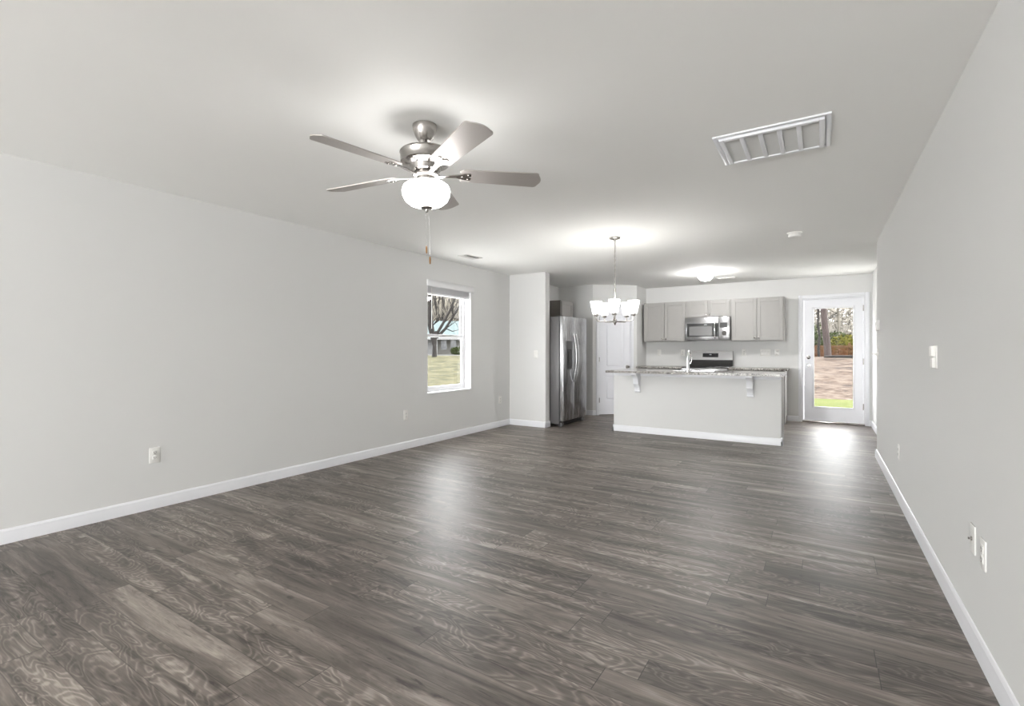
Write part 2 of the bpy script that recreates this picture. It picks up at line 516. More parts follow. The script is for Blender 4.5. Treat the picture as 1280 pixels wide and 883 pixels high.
# ------------------------------------------------------------------ window in the left wall
def window(name, loc, rz, w, h, depth, label):
    """opening w x h, local x along the wall, local y = outwards, origin at the sill's middle on the room face"""
    t = thing(name, label, None, loc, rz, kind='structure')
    f = MB()
    for a, b in ((-w / 2, -w / 2 + 0.045), (w / 2 - 0.045, w / 2)):
        f.box(a, depth - 0.055, 0, b, depth, h, 0.003)
    f.box(-w / 2 + 0.045, depth - 0.055, 0, w / 2 - 0.045, depth, 0.04, 0.003)
    f.box(-w / 2 + 0.045, depth - 0.055, h - 0.04, w / 2 - 0.045, depth, h, 0.003)
    f.build('window_frame', M['vinyl'], t)
    mid = h * 0.52
    for nm, z0, z1, y in (('lower_sash', 0.04, mid + 0.02, depth - 0.052), ('upper_sash', mid - 0.02, h - 0.04, depth - 0.028)):
        s = MB(); x = w / 2 - 0.045; q = 0.028
        s.box(-x, y, z0, -x + q, y + 0.022, z1, 0.002); s.box(x - q, y, z0, x, y + 0.022, z1, 0.002)
        s.box(-x + q, y, z0, x - q, y + 0.022, z0 + 0.04, 0.002); s.box(-x + q, y, z1 - 0.04, x - q, y + 0.022, z1, 0.002)
        so = s.build(nm, M['vinyl'], t)
        g = MB(); g.quad((-x + q, y + 0.011, z0 + 0.04), (x - q, y + 0.011, z0 + 0.04), (x - q, y + 0.011, z1 - 0.04), (-x + q, y + 0.011, z1 - 0.04))
        g.build('pane', M['glass'], so)
    # white jamb liners and sill
    j = MB()
    j.box(-w / 2, 0.0, 0.012, -w / 2 + 0.008, depth - 0.055, h - 0.008); j.box(w / 2 - 0.008, 0.0, 0.012, w / 2, depth - 0.055, h - 0.008)
    j.box(-w / 2, 0.0, h - 0.008, w / 2, depth - 0.055, h)
    j.build('jamb', M['vinyl'], t)
    MB().box(-w / 2 - 0.0, -0.012, -0.006, w / 2 + 0.0, depth - 0.055, 0.012, 0.003).build('window_sill', M['vinyl'], t)
    return t
window('window_1', (XL, (WY0 + WY1) / 2, WZ0), RZ_LEFT, WY1 - WY0, WZ1 - WZ0, 0.165, 'white double-hung window in the long left wall')
for k, (a, b) in enumerate(ADDED_WINDOWS):  # unseen windows, made up so that light enters behind the camera
    window('window_%d' % (k + 2), ((a + b) / 2, YF, 0.65), math.pi, b - a, 1.5, 0.15, 'white double-hung window added in the unseen front wall to let in light')

bl = thing('window_blind', 'white slatted blind drawn up at the top of the window in the left wall', 'blind', (XL, (WY0 + WY1) / 2, WZ1), RZ_LEFT)
w2 = (WY1 - WY0) / 2
b_ = MB().box(-w2 - 0.012, -0.022, -0.066, w2 + 0.05, -0.002, 0.014, 0.004)
b_.box(-w2 - 0.012, -0.022, 0.004, w2 + 0.05, 0.0, 0.016, 0.003)
b_.build('valance', M['vinyl'], bl)
sl = MB()
for k in range(14):
    z = -0.075 - k * 0.0052
    sl.box(-w2 + 0.018, 0.022, z, w2 - 0.018, 0.072, z + 0.0034, 0.001, 1)
sl.build('slat_stack', M['vinyl'], bl)
MB().box(-w2 + 0.018, 0.020, -0.166, w2 - 0.018, 0.074, -0.149, 0.003).build('bottom_rail', M['vinyl'], bl)
MB().box(-w2 + 0.016, 0.018, -0.066, w2 - 0.016, 0.074, -0.009, 0.003).build('headrail', M['vinyl'], bl)
MB().tube([(-w2 + 0.10, 0.012, -0.06), (-w2 + 0.10, 0.012, -0.62)], 0.004, 8).build('tilt_wand', M['plastic'], bl)

# ------------------------------------------------------------------ doors
def casing(m, x0, x1, z1, wd=0.057, y=-0.018):
    m.box(x0 - wd, y, 0, x0, 0, z1 + wd, 0.004)
    m.box(x1, y, 0, x1 + wd, 0, z1 + wd, 0.004)
    m.box(x0, y, z1, x1, 0, z1 + wd, 0.004)
def knob(parent, x, z, y, mat, name='knob'):
    k = MB().lathe([(0.031, 0), (0.031, -0.006), (0.026, -0.010), (0.011, -0.014), (0.011, -0.030), (0.020, -0.036), (0.027, -0.046), (0.027, -0.056), (0.020, -0.066), (0, -0.069)], 24, (x, y, z), 'y')
    return k.build(name, mat, parent)

d1 = thing('door_1', 'white exterior door with one tall glass pane and nickel deadbolt', None, ((DX0 + DX1) / 2, YB, 0), 0, kind='structure')
DW = (DX1 - DX0) / 2
c = MB(); casing(c, -DW, DW, DZ); c.build('casing', M['trim'], d1)
j = MB(); j.box(-DW, 0, 0.03, -DW + 0.02, 0.16, DZ); j.box(DW - 0.02, 0, 0.03, DW, 0.16, DZ); j.box(-DW + 0.02, 0, DZ - 0.02, DW - 0.02, 0.16, DZ)
j.build('jamb', M['trim'], d1)
MB().box(-DW, -0.01, 0.0, DW, 0.17, 0.028, 0.004).build('threshold', M['nickel'], d1)
sx = DW - 0.023
GX0, GX1, GZ0, GZ1 = -0.278, 0.292, 0.255, 1.925
s = MB()
s.box(-sx, 0.012, 0.032, GX0, 0.056, DZ - 0.023); s.box(GX1, 0.012, 0.032, sx, 0.056, DZ - 0.023)
s.box(GX0, 0.012, 0.032, GX1, 0.056, GZ0); s.box(GX0, 0.012, GZ1, GX1, 0.056, DZ - 0.023)
slab = s.build('door_slab', M['door'], d1)
g = MB(); q = 0.030
g.box(GX0 - 0.012, 0.004, GZ0 - 0.012, GX0 + q - 0.012, 0.012, GZ1 + 0.012, 0.003); g.box(GX1 + 0.012 - q, 0.004, GZ0 - 0.012, GX1 + 0.012, 0.012, GZ1 + 0.012, 0.003)
g.box(GX0 + q - 0.012, 0.004, GZ0 - 0.012, GX1 - q + 0.012, 0.012, GZ0 + q - 0.012, 0.003); g.box(GX0 + q - 0.012, 0.004, GZ1 + 0.012 - q, GX1 - q + 0.012, 0.012, GZ1 + 0.012, 0.003)
g.build('glass_bead', M['trim'], slab)
MB().quad((GX0, 0.034, GZ0), (GX1, 0.034, GZ0), (GX1, 0.034, GZ1), (GX0, 0.034, GZ1)).build('pane', M['glass'], slab)
MB().lathe([(0.030, 0), (0.030, -0.010), (0.022, -0.016), (0.0, -0.018)], 24, (-0.342, 0.012, 1.092), 'y').box(-0.346, -0.022, 1.080, -0.338, -0.004, 1.104, 0.002).build('deadbolt', M['nickel'], slab)
knob(slab, -0.342, 0.957, 0.012, M['chrome'], 'door_knob')
for z in (1.893, 1.03, 0.30):
    MB().lathe([(0.008, z - 0.05), (0.008, z + 0.05)], 10, (sx + 0.004, 0.004, 0)).box(sx - 0.004, 0.006, z - 0.05, sx + 0.012, 0.011, z + 0.05).build('hinge', M['nickel'], d1)

d2 = thing('door_2', 'white two-panel pantry door with dark knob behind the chandelier', None, PA, PRZ, kind='structure')
c = MB(); casing(c, P0 + 0.006, P1 - 0.006, PZ - 0.006, 0.052); c.build('casing', M['trim'], d2)
j = MB(); j.box(P0, 0, 0, P0 + 0.018, 0.11, PZ); j.box(P1 - 0.018, 0, 0, P1, 0.11, PZ); j.box(P0 + 0.018, 0, PZ - 0.018, P1 - 0.018, 0.11, PZ)
j.build('jamb', M['trim'], d2)
x0, x1 = P0 + 0.021, P1 - 0.021
s = MB()
pz = [(0.27, 0.735), (0.885, 1.90)]
px0, px1 = x0 + 0.115, x1 - 0.115
s.box(x0, 0.006, 0.012, px0, 0.040, PZ - 0.021); s.box(px1, 0.006, 0.012, x1, 0.040, PZ - 0.021)
s.box(px0, 0.006, 0.012, px1, 0.040, pz[0][0]); s.box(px0, 0.006, pz[0][1], px1, 0.040, pz[1][0]); s.box(px0, 0.006, pz[1][1], px1, 0.040, PZ - 0.021)
for a, b in pz:
    s.box(px0, 0.018, a, px1, 0.036, b)
    s.box(px0 + 0.035, 0.008, a + 0.035, px1 - 0.035, 0.030, b - 0.035, 0.009, 1)
sl2 = s.build('door_slab', M['door'], d2)
knob(sl2, x1 - 0.055, 0.90, 0.006, M['nickel'], 'door_knob')
for z in (0.28, 1.04, 1.80):
    MB().lathe([(0.008, z - 0.045), (0.008, z + 0.045)], 10, (x0 - 0.004, -0.004, 0)).build('hinge', M['nickel'], d2)

# ------------------------------------------------------------------ ceiling fan
FX, FY = -1.83, 1.99
fan = thing('ceiling_fan', 'brushed nickel five-blade ceiling fan with lit white glass bowl', 'ceiling fan', (FX, FY, H - 0.003))
MB().lathe([(0.0, -0.001), (0.066, -0.001), (0.066, -0.008), (0.063, -0.030), (0.052, -0.060), (0.040, -0.080), (0.034, -0.088), (0.0, -0.088)], 40).build('canopy', M['nickel'], fan)
MB().lathe([(0.0125, -0.08), (0.0125, -0.15)], 20).build('downrod', M['nickel'], fan)
MB().lathe([(0.0, -0.140), (0.10, -0.140), (0.134, -0.146), (0.138, -0.152), (0.134, -0.158), (0.134, -0.205), (0.128, -0.212), (0.085, -0.222), (0.078, -0.250), (0.062, -0.262), (0.062, -0.270), (0.0, -0.270)], 48).build('motor_housing', M['nickel'], fan)
lk = MB().lathe([(0.0, -0.266), (0.070, -0.266), (0.074, -0.272), (0.070, -0.279), (0.050, -0.283), (0.047, -0.316), (0.030, -0.318), (0.022, -0.340), (0.0, -0.340)], 40).build('light_fitter', M['nickel'], fan)
MB().lathe([(0.084, -0.319), (0.088, -0.316), (0.106, -0.322), (0.122, -0.335), (0.130, -0.356), (0.128, -0.380), (0.115, -0.409), (0.090, -0.430), (0.055, -0.443), (0.0, -0.447)], 48).build('glass_bowl', M['fan_glow'], fan)
def bulb(parent, loc, watts, size=0.02):
    l = bpy.data.lights.new('bulb', 'POINT')
    l.energy = watts; l.shadow_soft_size = size; l.color = (1.0, 0.98, 0.96)
    o = bpy.data.objects.new('bulb', l); COL.objects.link(o)
    o.parent = parent; o.location = loc
for k in range(3):
    a = math.radians(30 + 120 * k)
    bulb(fan, (0.068 * math.cos(a), 0.068 * math.sin(a), -0.334), 1.7)
MB().lathe([(0.0, -0.444), (0.034, -0.444), (0.034, -0.450), (0.026, -0.456), (0.010, -0.458), (0.010, -0.466), (0.006, -0.474), (0.0, -0.476)], 24).build('finial', M['nickel'], fan)
for x, y, z in ((-0.008, 0.0, -0.655), (0.010, 0.006, -0.715)):
    ch = MB()
    k = -0.466
    while k > z:
        ch.lathe([(0, k), (0.0016, k - 0.0015), (0.0016, k - 0.004), (0, k - 0.0055)], 6, (x, y, 0)); k -= 0.0062
    co = ch.build('pull_chain', M['chrome'], fan)
    MB().lathe([(0, z), (0.004, z - 0.003), (0.0055, z - 0.020), (0.0045, z - 0.040), (0, z - 0.044)], 12, (x, y, 0)).build('fob', M['brass'], co)
def blade_mesh():
    m = MB()
    r0, r1, wa, wb, th = 0.185, 0.655, 0.056, 0.070, 0.0028
    out = [(r0, -wa + 0.018), (r0 + 0.018, -wa)]
    for k in range(7):
        a = -math.pi / 2 + k * math.pi / 2 / 6
        out.append((r1 - 0.045 + 0.022 * math.cos(a) , -wb + 0.022 + 0.022 * math.sin(a)))
    for k in range(1, 9):
        v = k / 9.0
        out.append((r1 - 0.023 + 0.016 * math.sin(math.pi * v) + 0.012 * v, (-wb + 0.022) + v * (2 * wb - 0.044)))
    for k in range(7):
        a = k * math.pi / 2 / 6
        out.append((r1 - 0.034 + 0.022 * math.cos(a), wb - 0.022 + 0.022 * math.sin(a)))
    out += [(r0 + 0.018, wa), (r0, wa - 0.018)]
    m.prism(out, lambda u, v, w: Vector((u, v, w)), -th, th)
    return m
def bracket_mesh():
    m = MB()
    m.prism([(0.060, -0.012), (0.12, -0.010), (0.165, -0.013), (0.215, -0.030), (0.245, -0.030), (0.250, -0.012), (0.235, -0.006), (0.235, 0.006), (0.250, 0.012), (0.245, 0.030), (0.215, 0.030), (0.165, 0.013), (0.12, 0.010), (0.060, 0.012)],
            lambda u, v, w: Vector((u, v, w - 0.012 * max(0, (0.17 - u) / 0.11))), -0.0085, -0.0032)
    for y in (-0.02, 0.02):
        m.lathe([(0, -0.0125), (0.005, -0.0115), (0.0065, -0.0085), (0.0065, -0.003)], 12, (0.232, y, 0))
    m.lathe([(0, -0.0125), (0.005, -0.0115), (0.0065, -0.0085), (0.0065, -0.003)], 12, (0.200, 0, 0))
    return m
bl0 = None
for k in range(5):
    if bl0 is None:
        bl0 = blade_mesh().build('blade', M['blade'], fan)
        br0 = bracket_mesh().build('blade_bracket', M['nickel'], bl0)
        o = bl0
    else:
        o = copy_tree(bl0, fan)
    o.location = (0, 0, -0.262)
    o.rotation_euler = Matrix.Rotation(math.radians(46 + 72 * k), 3, 'Z').to_euler()
    o.rotation_euler = (Matrix.Rotation(math.radians(46 + 72 * k), 3, 'Z') @ Matrix.Rotation(math.radians(-12), 3, 'X')).to_euler()
# the fan hangs very slightly out of plumb
fan.rotation_euler = Matrix.Rotation(math.radians(-1.4), 3, Vector((-math.sin(YAW), math.cos(YAW), 0))).to_euler()

# ------------------------------------------------------------------ chandelier
chd = thing('chandelier', 'brushed nickel chandelier with five lit white glass shades on a chain', 'chandelier', (-1.90, 5.08, H))
MB().lathe([(0, 0), (0.062, 0), (0.062, -0.006), (0.056, -0.014), (0.030, -0.022), (0.012, -0.026), (0.008, -0.04), (0, -0.04)], 32).build('canopy', M['nickel'], chd)
ch = MB(); z = -0.05; k = 0
while z > -0.56:
    ch.torus(Vector((0, 0, z)), 0.0085, 0.0020, (Matrix.Rotation(math.pi / 2 * (k % 2), 4, 'Z') @ Matrix.Rotation(math.pi / 2, 4, 'X')), 1.9)
    z -= 0.0262; k += 1
ch.tube([(0.004 * math.sin(i * 1.3), 0.004 * math.cos(i * 1.1), -0.03 - i * 0.054) for i in range(11)], 0.0022, 6)
ch.build('chain', M['nickel'], chd)
MB().lathe([(0, -0.555), (0.010, -0.560), (0.010, -0.575), (0.0075, -0.58), (0.0075, -0.885), (0.018, -0.892), (0.022, -0.905), (0.022, -0.925), (0.012, -0.935), (0.010, -0.945), (0.004, -0.955), (0, -0.957)], 24).build('stem', M['nickel'], chd)
cam_dir = math.atan2(-5.08, 1.90)     # towards the viewer's side of the room
for k in range(5):
    a = cam_dir + math.radians(72 * k - 2)
    R = Matrix.Rotation(a, 4, 'Z')
    ar = MB().tube([(0.012, 0, -0.915), (0.10, 0, -0.918), (0.175, 0, -0.915), (0.200, 0, -0.905), (0.208, 0, -0.885), (0.208, 0, -0.855)], 0.0062, 10).xform(R).build('arm', M['nickel'], chd)
    MB().lathe([(0, -0.862), (0.020, -0.862), (0.024, -0.856), (0.024, -0.838), (0.020, -0.834), (0, -0.834)], 20, (0.208, 0, 0)).xform(R).build('socket_cup', M['nickel'], chd)
    MB().lathe([(0.0, -0.838), (0.036, -0.838), (0.040, -0.830), (0.0605, -0.700), (0.0570, -0.700), (0.036, -0.826), (0.0, -0.830)], 28, (0.208, 0, 0)).xform(R).build('shade', M['shade_glow'], chd)
    bulb(chd, (0.208 * math.cos(a), 0.208 * math.sin(a), -0.716), 0.7)

# ------------------------------------------------------------------ flush light, detector, vents
fl = thing('flush_ceiling_light', 'round lit flush ceiling light with nickel rim above the kitchen', 'ceiling light', (-1.54, 8.09, H))
MB().lathe([(0, 0), (0.128, 0), (0.128, -0.026), (0.120, -0.032), (0, -0.032)], 40).build('rim', M['nickel'], fl)
MB().lathe([(0.118, -0.030), (0.119, -0.045), (0.112, -0.072), (0.092, -0.104), (0.060, -0.126), (0.030, -0.135), (0, -0.137)], 40).build('glass_dome', M['dome_glow'], fl)

sd = thing('smoke_detector', 'small round white smoke detector on the ceiling', 'smoke detector', (-0.24, 5.88, H))
MB().lathe([(0, 0), (0.070, 0), (0.070, -0.010), (0.062, -0.013), (0, -0.013)], 36).build('mounting_plate', M['plastic'], sd)
MB().lathe([(0.0, -0.013), (0.058, -0.013), (0.058, -0.020), (0.052, -0.022), (0.052, -0.026), (0.060, -0.028), (0.058, -0.044), (0.050, -0.050), (0.02, -0.053), (0, -0.053)], 36).build('housing', M['plastic'], sd)

gx0, gx1, gy0, gy1 = -0.535, 0.045, 2.995, 3.475
gr = thing('return_air_grille', 'large white rectangular return air grille with five panels on the ceiling', 'ceiling vent', ((gx0 + gx1) / 2, (gy0 + gy1) / 2, H))
gw, gh = (gx1 - gx0) / 2, (gy1 - gy0) / 2
f = MB()
def ring_boxes(m, a, b, wd, z0, z1, bev=0.003):
    m.box(-a, -b, z0, -a + wd, b, z1, bev); m.box(a - wd, -b, z0, a, b, z1, bev)
    m.box(-a + wd, -b, z0, a - wd, -b + wd, z1, bev); m.box(-a + wd, b - wd, z0, a - wd, b, z1, bev)
ring_boxes(f, gw, gh, 0.024, -0.010, 0.0)
ring_boxes(f, gw - 0.030, gh - 0.030, 0.026, -0.022, 0.0)
f.build('frame', M['trim'], gr)
iw = gw - 0.056; ih = gh - 0.056; step = 2 * iw / 5
mu = MB()
for k in range(1, 5):
    x = -iw + k * step
    mu.box(x - 0.012, -ih, -0.021, x + 0.012, ih, 0, 0.002)
mu.build('divider', M['trim'], gr)
for k in range(5):
    a, b = -iw + k * step + (0.012 if k else 0), -iw + (k + 1) * step - (0.012 if k < 4 else 0)
    p = MB(); p.box(a, -ih, -0.003, b, ih, -0.001)
    n = 26
    for q in range(n):
        y = -ih + (q + 0.5) * 2 * ih / n
        p.prism([(-0.006, -0.004), (-0.0045, -0.004), (0.006, -0.015), (0.0045, -0.015)], lambda u, v, w, y=y: Vector((w, y + u, v)), a, b)
    p.build('slat_panel', M['grille'], gr)

def register(loc, rz, w, d, label):
    t = thing('ceiling_register', label, 'ceiling vent', loc, rz)
    f = MB(); ring_boxes(f, w / 2, d / 2, 0.020, -0.007, 0.0, 0.002); f.build('frame', M['plastic'], t)
    m = MB(); n = 7
    for q in range(n):
        y = -d / 2 + 0.02 + (q + 0.5) * (d - 0.04) / n
        sg = -1 if q < n / 2 else 1
        m.prism([(-0.004, -0.001), (-0.003, -0.001), (0.003 + 0.002, -0.010), (0.003, -0.010)], lambda u, v, ww, y=y, sg=sg: Vector((ww, y + sg * u, v)), -w / 2 + 0.02, w / 2 - 0.02)
    m.build('louvers', M['plastic'], t)
    MB().box(-w / 2 + 0.02, -d / 2 + 0.02, -0.0012, w / 2 - 0.02, d / 2 - 0.02, -0.0002).build('duct_opening', M['slot'], t)
register((-3.89, 5.10, H), math.pi / 2, 0.32, 0.17, 'small white ceiling register near the top of the left wall')
register((-1.36, 8.90, H), 0, 0.30, 0.15, 'small white ceiling register beyond the kitchen ceiling light')

# ------------------------------------------------------------------ plates on the walls
def plate(m, w, h, t=0.006):
    m.box(-w / 2, -t, -h / 2, w / 2, 0, h / 2, 0.003)
def outlet(loc, rz, label, name='wall_outlet', group=None):
    t = thing(name, label, 'outlet', loc, rz, group)
    m = MB(); plate(m, 0.072, 0.118); m.build('cover_plate', M['plastic'], t)
    for z in (-0.0195, 0.0195):
        r = MB().box(-0.017, -0.0085, z - 0.0145, 0.017, -0.004, z + 0.0145, 0.002).build('receptacle', M['plastic'], t)
        MB().box(-0.008, -0.0092, z - 0.003, -0.0055, -0.0082, z + 0.007).box(0.0055, -0.0092, z - 0.003, 0.008, -0.0082, z + 0.007).box(-0.003, -0.0092, z - 0.011, 0.003, -0.0082, z - 0.006).build('socket_slots', M['slot'], r)
    MB().lathe([(0, -0.0078), (0.003, -0.0075), (0.0035, -0.0055)], 10, (0, 0, 0), 'y').build('screw', M['plastic'], t)
    return t
def rocker_plate(loc, rz, label, gangs=1, name='light_switch'):
    t = thing(name, label, 'light switch', loc, rz)
    w = 0.072 + 0.046 * (gangs - 1)
    m = MB(); plate(m, w, 0.118); m.build('cover_plate', M['plastic'], t)
    for k in range(gangs):
        x = (k - (gangs - 1) / 2) * 0.046
        MB().prism([(-0.004, -0.034), (-0.009, -0.034), (-0.0065, 0.0), (-0.0115, 0.034), (-0.004, 0.034)], lambda u, v, ww: Vector((ww, u, v)), x - 0.0165, x + 0.0165).build('rocker', M['plastic'], t)
    return t
outlet((XL, 1.68, 0.408), RZ_LEFT, 'white duplex outlet on the left wall, nearest to the front of the room')
outlet((XL, 4.347, 0.416), RZ_LEFT, 'white duplex outlet low on the left wall just before the window')
outlet((XL, 6.427, 0.425), RZ_LEFT, 'white duplex outlet on the left wall by the alcove corner')
rocker_plate((-3.814, 6.71, 1.15), 0, 'white light switch on the short wall in front of the refrigerator')
outlet((XR, 4.98, 0.393), RZ_RIGHT, 'white duplex outlet low at the far end of the right wall')
outlet((XR, 2.55, 0.425), RZ_RIGHT, 'white duplex outlet low on the near right wall')
t = thing('cable_plate', 'white cable jack plate low on the near right wall, beside an outlet', 'wall plate', (XR, 2.70, 0.436), RZ_RIGHT)
m = MB(); plate(m, 0.072, 0.118); m.build('cover_plate', M['plastic'], t)
MB().lathe([(0.009, -0.005), (0.009, -0.009), (0.0048, -0.0095), (0.0048, -0.018), (0, -0.018)], 12, (0, 0, 0), 'y').build('jack', M['nickel'], t)
t = thing('fan_control', 'white two-button fan control mounted high on the right wall', 'wall control', (XR, 3.485, 1.173), RZ_RIGHT)
m = MB(); plate(m, 0.074, 0.124); m.build('cover_plate', M['plastic'], t)
MB().box(-0.030, -0.026, 0.004, 0.030, -0.006, 0.060, 0.004).build('upper_button', M['plastic'], t)
MB().box(-0.030, -0.022, -0.060, 0.030, -0.006, -0.004, 0.004).build('lower_button', M['plastic'], t)
MB().box(-0.022, -0.014, -0.004, 0.022, -0.006, 0.004).build('slider', M['grille'], t)
t = thing('thermostat', 'white box thermostat near the far end of the right wall', 'thermostat', (XR, 6.58, 1.48), RZ_RIGHT)
MB().box(-0.062, -0.006, -0.055, 0.062, 0, 0.055, 0.003).build('back_plate', M['plastic'], t)
MB().box(-0.058, -0.030, -0.058, 0.058, -0.006, 0.058, 0.005).build('housing', M['plastic'], t)
MB().box(-0.035, -0.0315, 0.0, 0.035, -0.0295, 0.036).build('display', M['grille'], t)
t = thing('toggle_switch', 'white toggle switch plate below the thermostat on the right wall', 'light switch', (XR, 6.69, 1.168), RZ_RIGHT)
m = MB(); plate(m, 0.118, 0.118); m.build('cover_plate', M['plastic'], t)
for x, sgn in ((-0.023, 1), (0.023, -1)):
    MB().prism([(-0.005, -0.013 * sgn - 0.008), (-0.005, -0.013 * sgn + 0.008), (-0.046, 0.004 * sgn + 0.004), (-0.046, 0.004 * sgn - 0.004)], lambda u, v, ww: Vector((ww, u, v)), x - 0.005, x + 0.005).build('toggle', M['plastic'], t)
rocker_plate((-2.69, YB, 1.165), 0, 'white switch plate over the back counter nearest the pantry corner')
outlet((-2.24, YB, 1.165), 0, 'white outlet over the back counter just left of the range')
outlet((-1.176, YB, 1.170), 0, 'white outlet over the back counter just right of the range')
rocker_plate((-0.835, YB, 1.170), 0, 'wide white three-switch plate over the back counter', 3)
outlet((-0.655, YB, 1.170), 0, 'white outlet over the back counter nearest the back door')

# ------------------------------------------------------------------ cabinets
def shaker(m, x0, x1, z0, z1, y, rail=0.055, th=0.019):
    """door face at y - th (towards the room)"""
    m.box(x0, y - th, z0, x0 + rail, y, z1, 0.002, 1); m.box(x1 - rail, y - th, z0, x1, y, z1, 0.002, 1)
    m.box(x0 + rail, y - th, z0, x1 - rail, y, z0 + rail, 0.002, 1); m.box(x0 + rail, y - th, z1 - rail, x1 - rail, y, z1, 0.002, 1)
    m.box(x0 + rail - 0.002, y - 0.010, z0 + rail - 0.002, x1 - rail + 0.002, y, z1 - rail + 0.002)
def cab_knob(parent, x, z, y):
    MB().lathe([(0.006, 0), (0.006, -0.012), (0.013, -0.017), (0.014, -0.023), (0.009, -0.027), (0, -0.028)], 14, (x, y, z), 'y').build('knob', M['nickel'], parent)
def cabinet(name, label, loc, rz, w, d, z0, z1, doors=2, knobs='low', body=None, group=None, overhang=0.0):
    t = thing(name, label, 'cabinet', loc, rz, group)
    MB().box(-w / 2, -d, z0, w / 2, 0, z1, 0.002, 1).build('body', body or M['cab'], t)
    fr = MB()
    fr.box(-w / 2, -d - 0.004, z0, -w / 2 + 0.03, -d, z1); fr.box(w / 2 - 0.03, -d - 0.004, z0, w / 2, -d, z1)
    fr.box(-w / 2 + 0.03, -d - 0.004, z0, w / 2 - 0.03, -d, z0 + 0.03); fr.box(-w / 2 + 0.03, -d - 0.004, z1 - 0.03, w / 2 - 0.03, -d, z1)
    if doors == 2:
        fr.box(-0.015, -d - 0.004, z0 + 0.03, 0.015, -d, z1 - 0.03)
    fr.build('face_frame', M['cab'], t)
    dw = (w - 0.036) / doors
    for k in range(doors):
        a = -w / 2 + 0.018 + k * dw + (0.003 if k else 0); b = -w / 2 + 0.018 + (k + 1) * dw - (0.003 if k < doors - 1 else 0)
        m = MB(); shaker(m, a, b, z0 + 0.014, z1 - 0.014, -d - 0.004)
        do = m.build('door', M['cab'], t)
        kx = (b - 0.028) if (k == 0 and doors == 2) else (a + 0.028)
        cab_knob(do, kx, z0 + 0.052 if knobs == 'low' else z1 - 0.07, -d - 0.023)
    return t
cabinet('wall_cabinet', 'grey two-door wall cabinet left of the microwave', (-2.505, YB, 0), 0, 0.795, 0.30, 1.375, 2.115)
cabinet('wall_cabinet', 'short grey two-door wall cabinet above the microwave', (-1.728, YB, 0), 0, 0.755, 0.30, 1.808, 2.115)
cabinet('wall_cabinet', 'grey two-door wall cabinet between the microwave and the back door', (-0.937, YB, 0), 0, 0.820, 0.30, 1.375, 2.115)
cabinet('wall_cabinet', 'grey wall cabinet with its side shade painted on, just beyond the refrigerator', (XL, 8.01, 0), RZ_LEFT, 0.48, 0.39, 1.375, 2.105, 1, body=M['cab_shaded'])

def base_cabinet(label, loc, w, doors):
    t = thing('base_cabinet', label, 'cabinet', loc, 0)
    MB().box(-w / 2, -0.58, 0.10, w / 2, -0.017, 0.875, 0.002, 1).box(-w / 2 + 0.01, -0.51, 0.0, w / 2 - 0.01, -0.017, 0.10).build('body', M['cab'], t)
    dw = w / doors
    for k in range(doors):
        a, b = -w / 2 + k * dw + 0.008, -w / 2 + (k + 1) * dw - 0.008
        m = MB(); m.box(a, -0.599, 0.72, b, -0.58, 0.862, 0.002, 1)
        o = m.build('drawer', M['cab'], t); cab_knob(o, (a + b) / 2, 0.79, -0.599)
        m = MB(); shaker(m, a, b, 0.115, 0.705, -0.58)
        o = m.build('door', M['cab'], t); cab_knob(o, b - 0.03 if k % 2 == 0 else a + 0.03, 0.65, -0.599)
    return t
base_cabinet('grey base cabinet at the back wall left of the range', (-2.530, YB, 0), 0.835, 2)
base_cabinet('grey base cabinet at the back wall with its end beside the back door', (-0.921, YB, 0), 0.842, 2)
def counter(label, x0, x1):
    t = thing('back_countertop', label, 'countertop', ((x0 + x1) / 2, YB, 0.876), 0)
    w = (x1 - x0) / 2
    MB().box(-w, -0.645, 0, w, 0, 0.038, 0.004).build('slab', M['granite'], t)
    return t
counter('speckled granite countertop on the back wall left of the range', -2.95, -2.113)
counter('speckled granite countertop on the back wall right of the range', -1.343, -0.465)

# ------------------------------------------------------------------ range
rg = thing('range', 'stainless steel electric range with black glass cooktop and back panel', 'range', (-1.728, YB, 0), 0)
rw = 0.378
MB().box(-rw, -0.62, 0.03, rw, -0.03, 0.900, 0.003).build('body', M['fridge_side'], rg)
MB().box(-rw, -0.655, 0.900, rw, -0.10, 0.921, 0.004).build('cooktop', M['black_glass'], rg)
for x, y, r in ((-0.19, -0.47, 0.10), (0.19, -0.47, 0.085), (-0.19, -0.23, 0.075), (0.19, -0.23, 0.10)):
    pass
bgd = MB()
bgd.prism([(-0.110, 0.921), (-0.094, 1.03), (-0.066, 1.192), (-0.03, 1.192), (-0.03, 0.921)], lambda u, v, w: Vector((w, u, v)), -rw, rw)
bgo = bgd.build('back_panel', M['black_glass'], rg)
pnl = MB(); pnl.prism([(-0.103, 1.035), (-0.072, 1.197), (-0.028, 1.197), (-0.028, 1.190), (-0.064, 1.190), (-0.094, 1.035)], lambda u, v, w: Vector((w, u, v)), -rw, rw)
pno = pnl.build('control_panel', M['steel_x'], rg)
MB().prism([(-0.0955, 1.085), (-0.0815, 1.158), (-0.076, 1.158), (-0.088, 1.085)], lambda u, v, w: Vector((w, u, v)), -0.135, 0.135).build('display', M['screen'], pno)
mk = MB()
mk.box(-0.018, -0.0895, 1.126, 0.018, -0.082, 1.140)
mk.build('display_markings', M['mark'], pno)
MB().box(-rw + 0.004, -0.668, 0.19, rw - 0.004, -0.62, 0.785, 0.004).box(-rw, -0.660, 0.79, rw, -0.62, 0.900, 0.004).build('oven_door', M['steel_x'], rg)
MB().box(-0.25, -0.670, 0.33, 0.25, -0.667, 0.66).build('oven_window', M['black_glass'], rg)
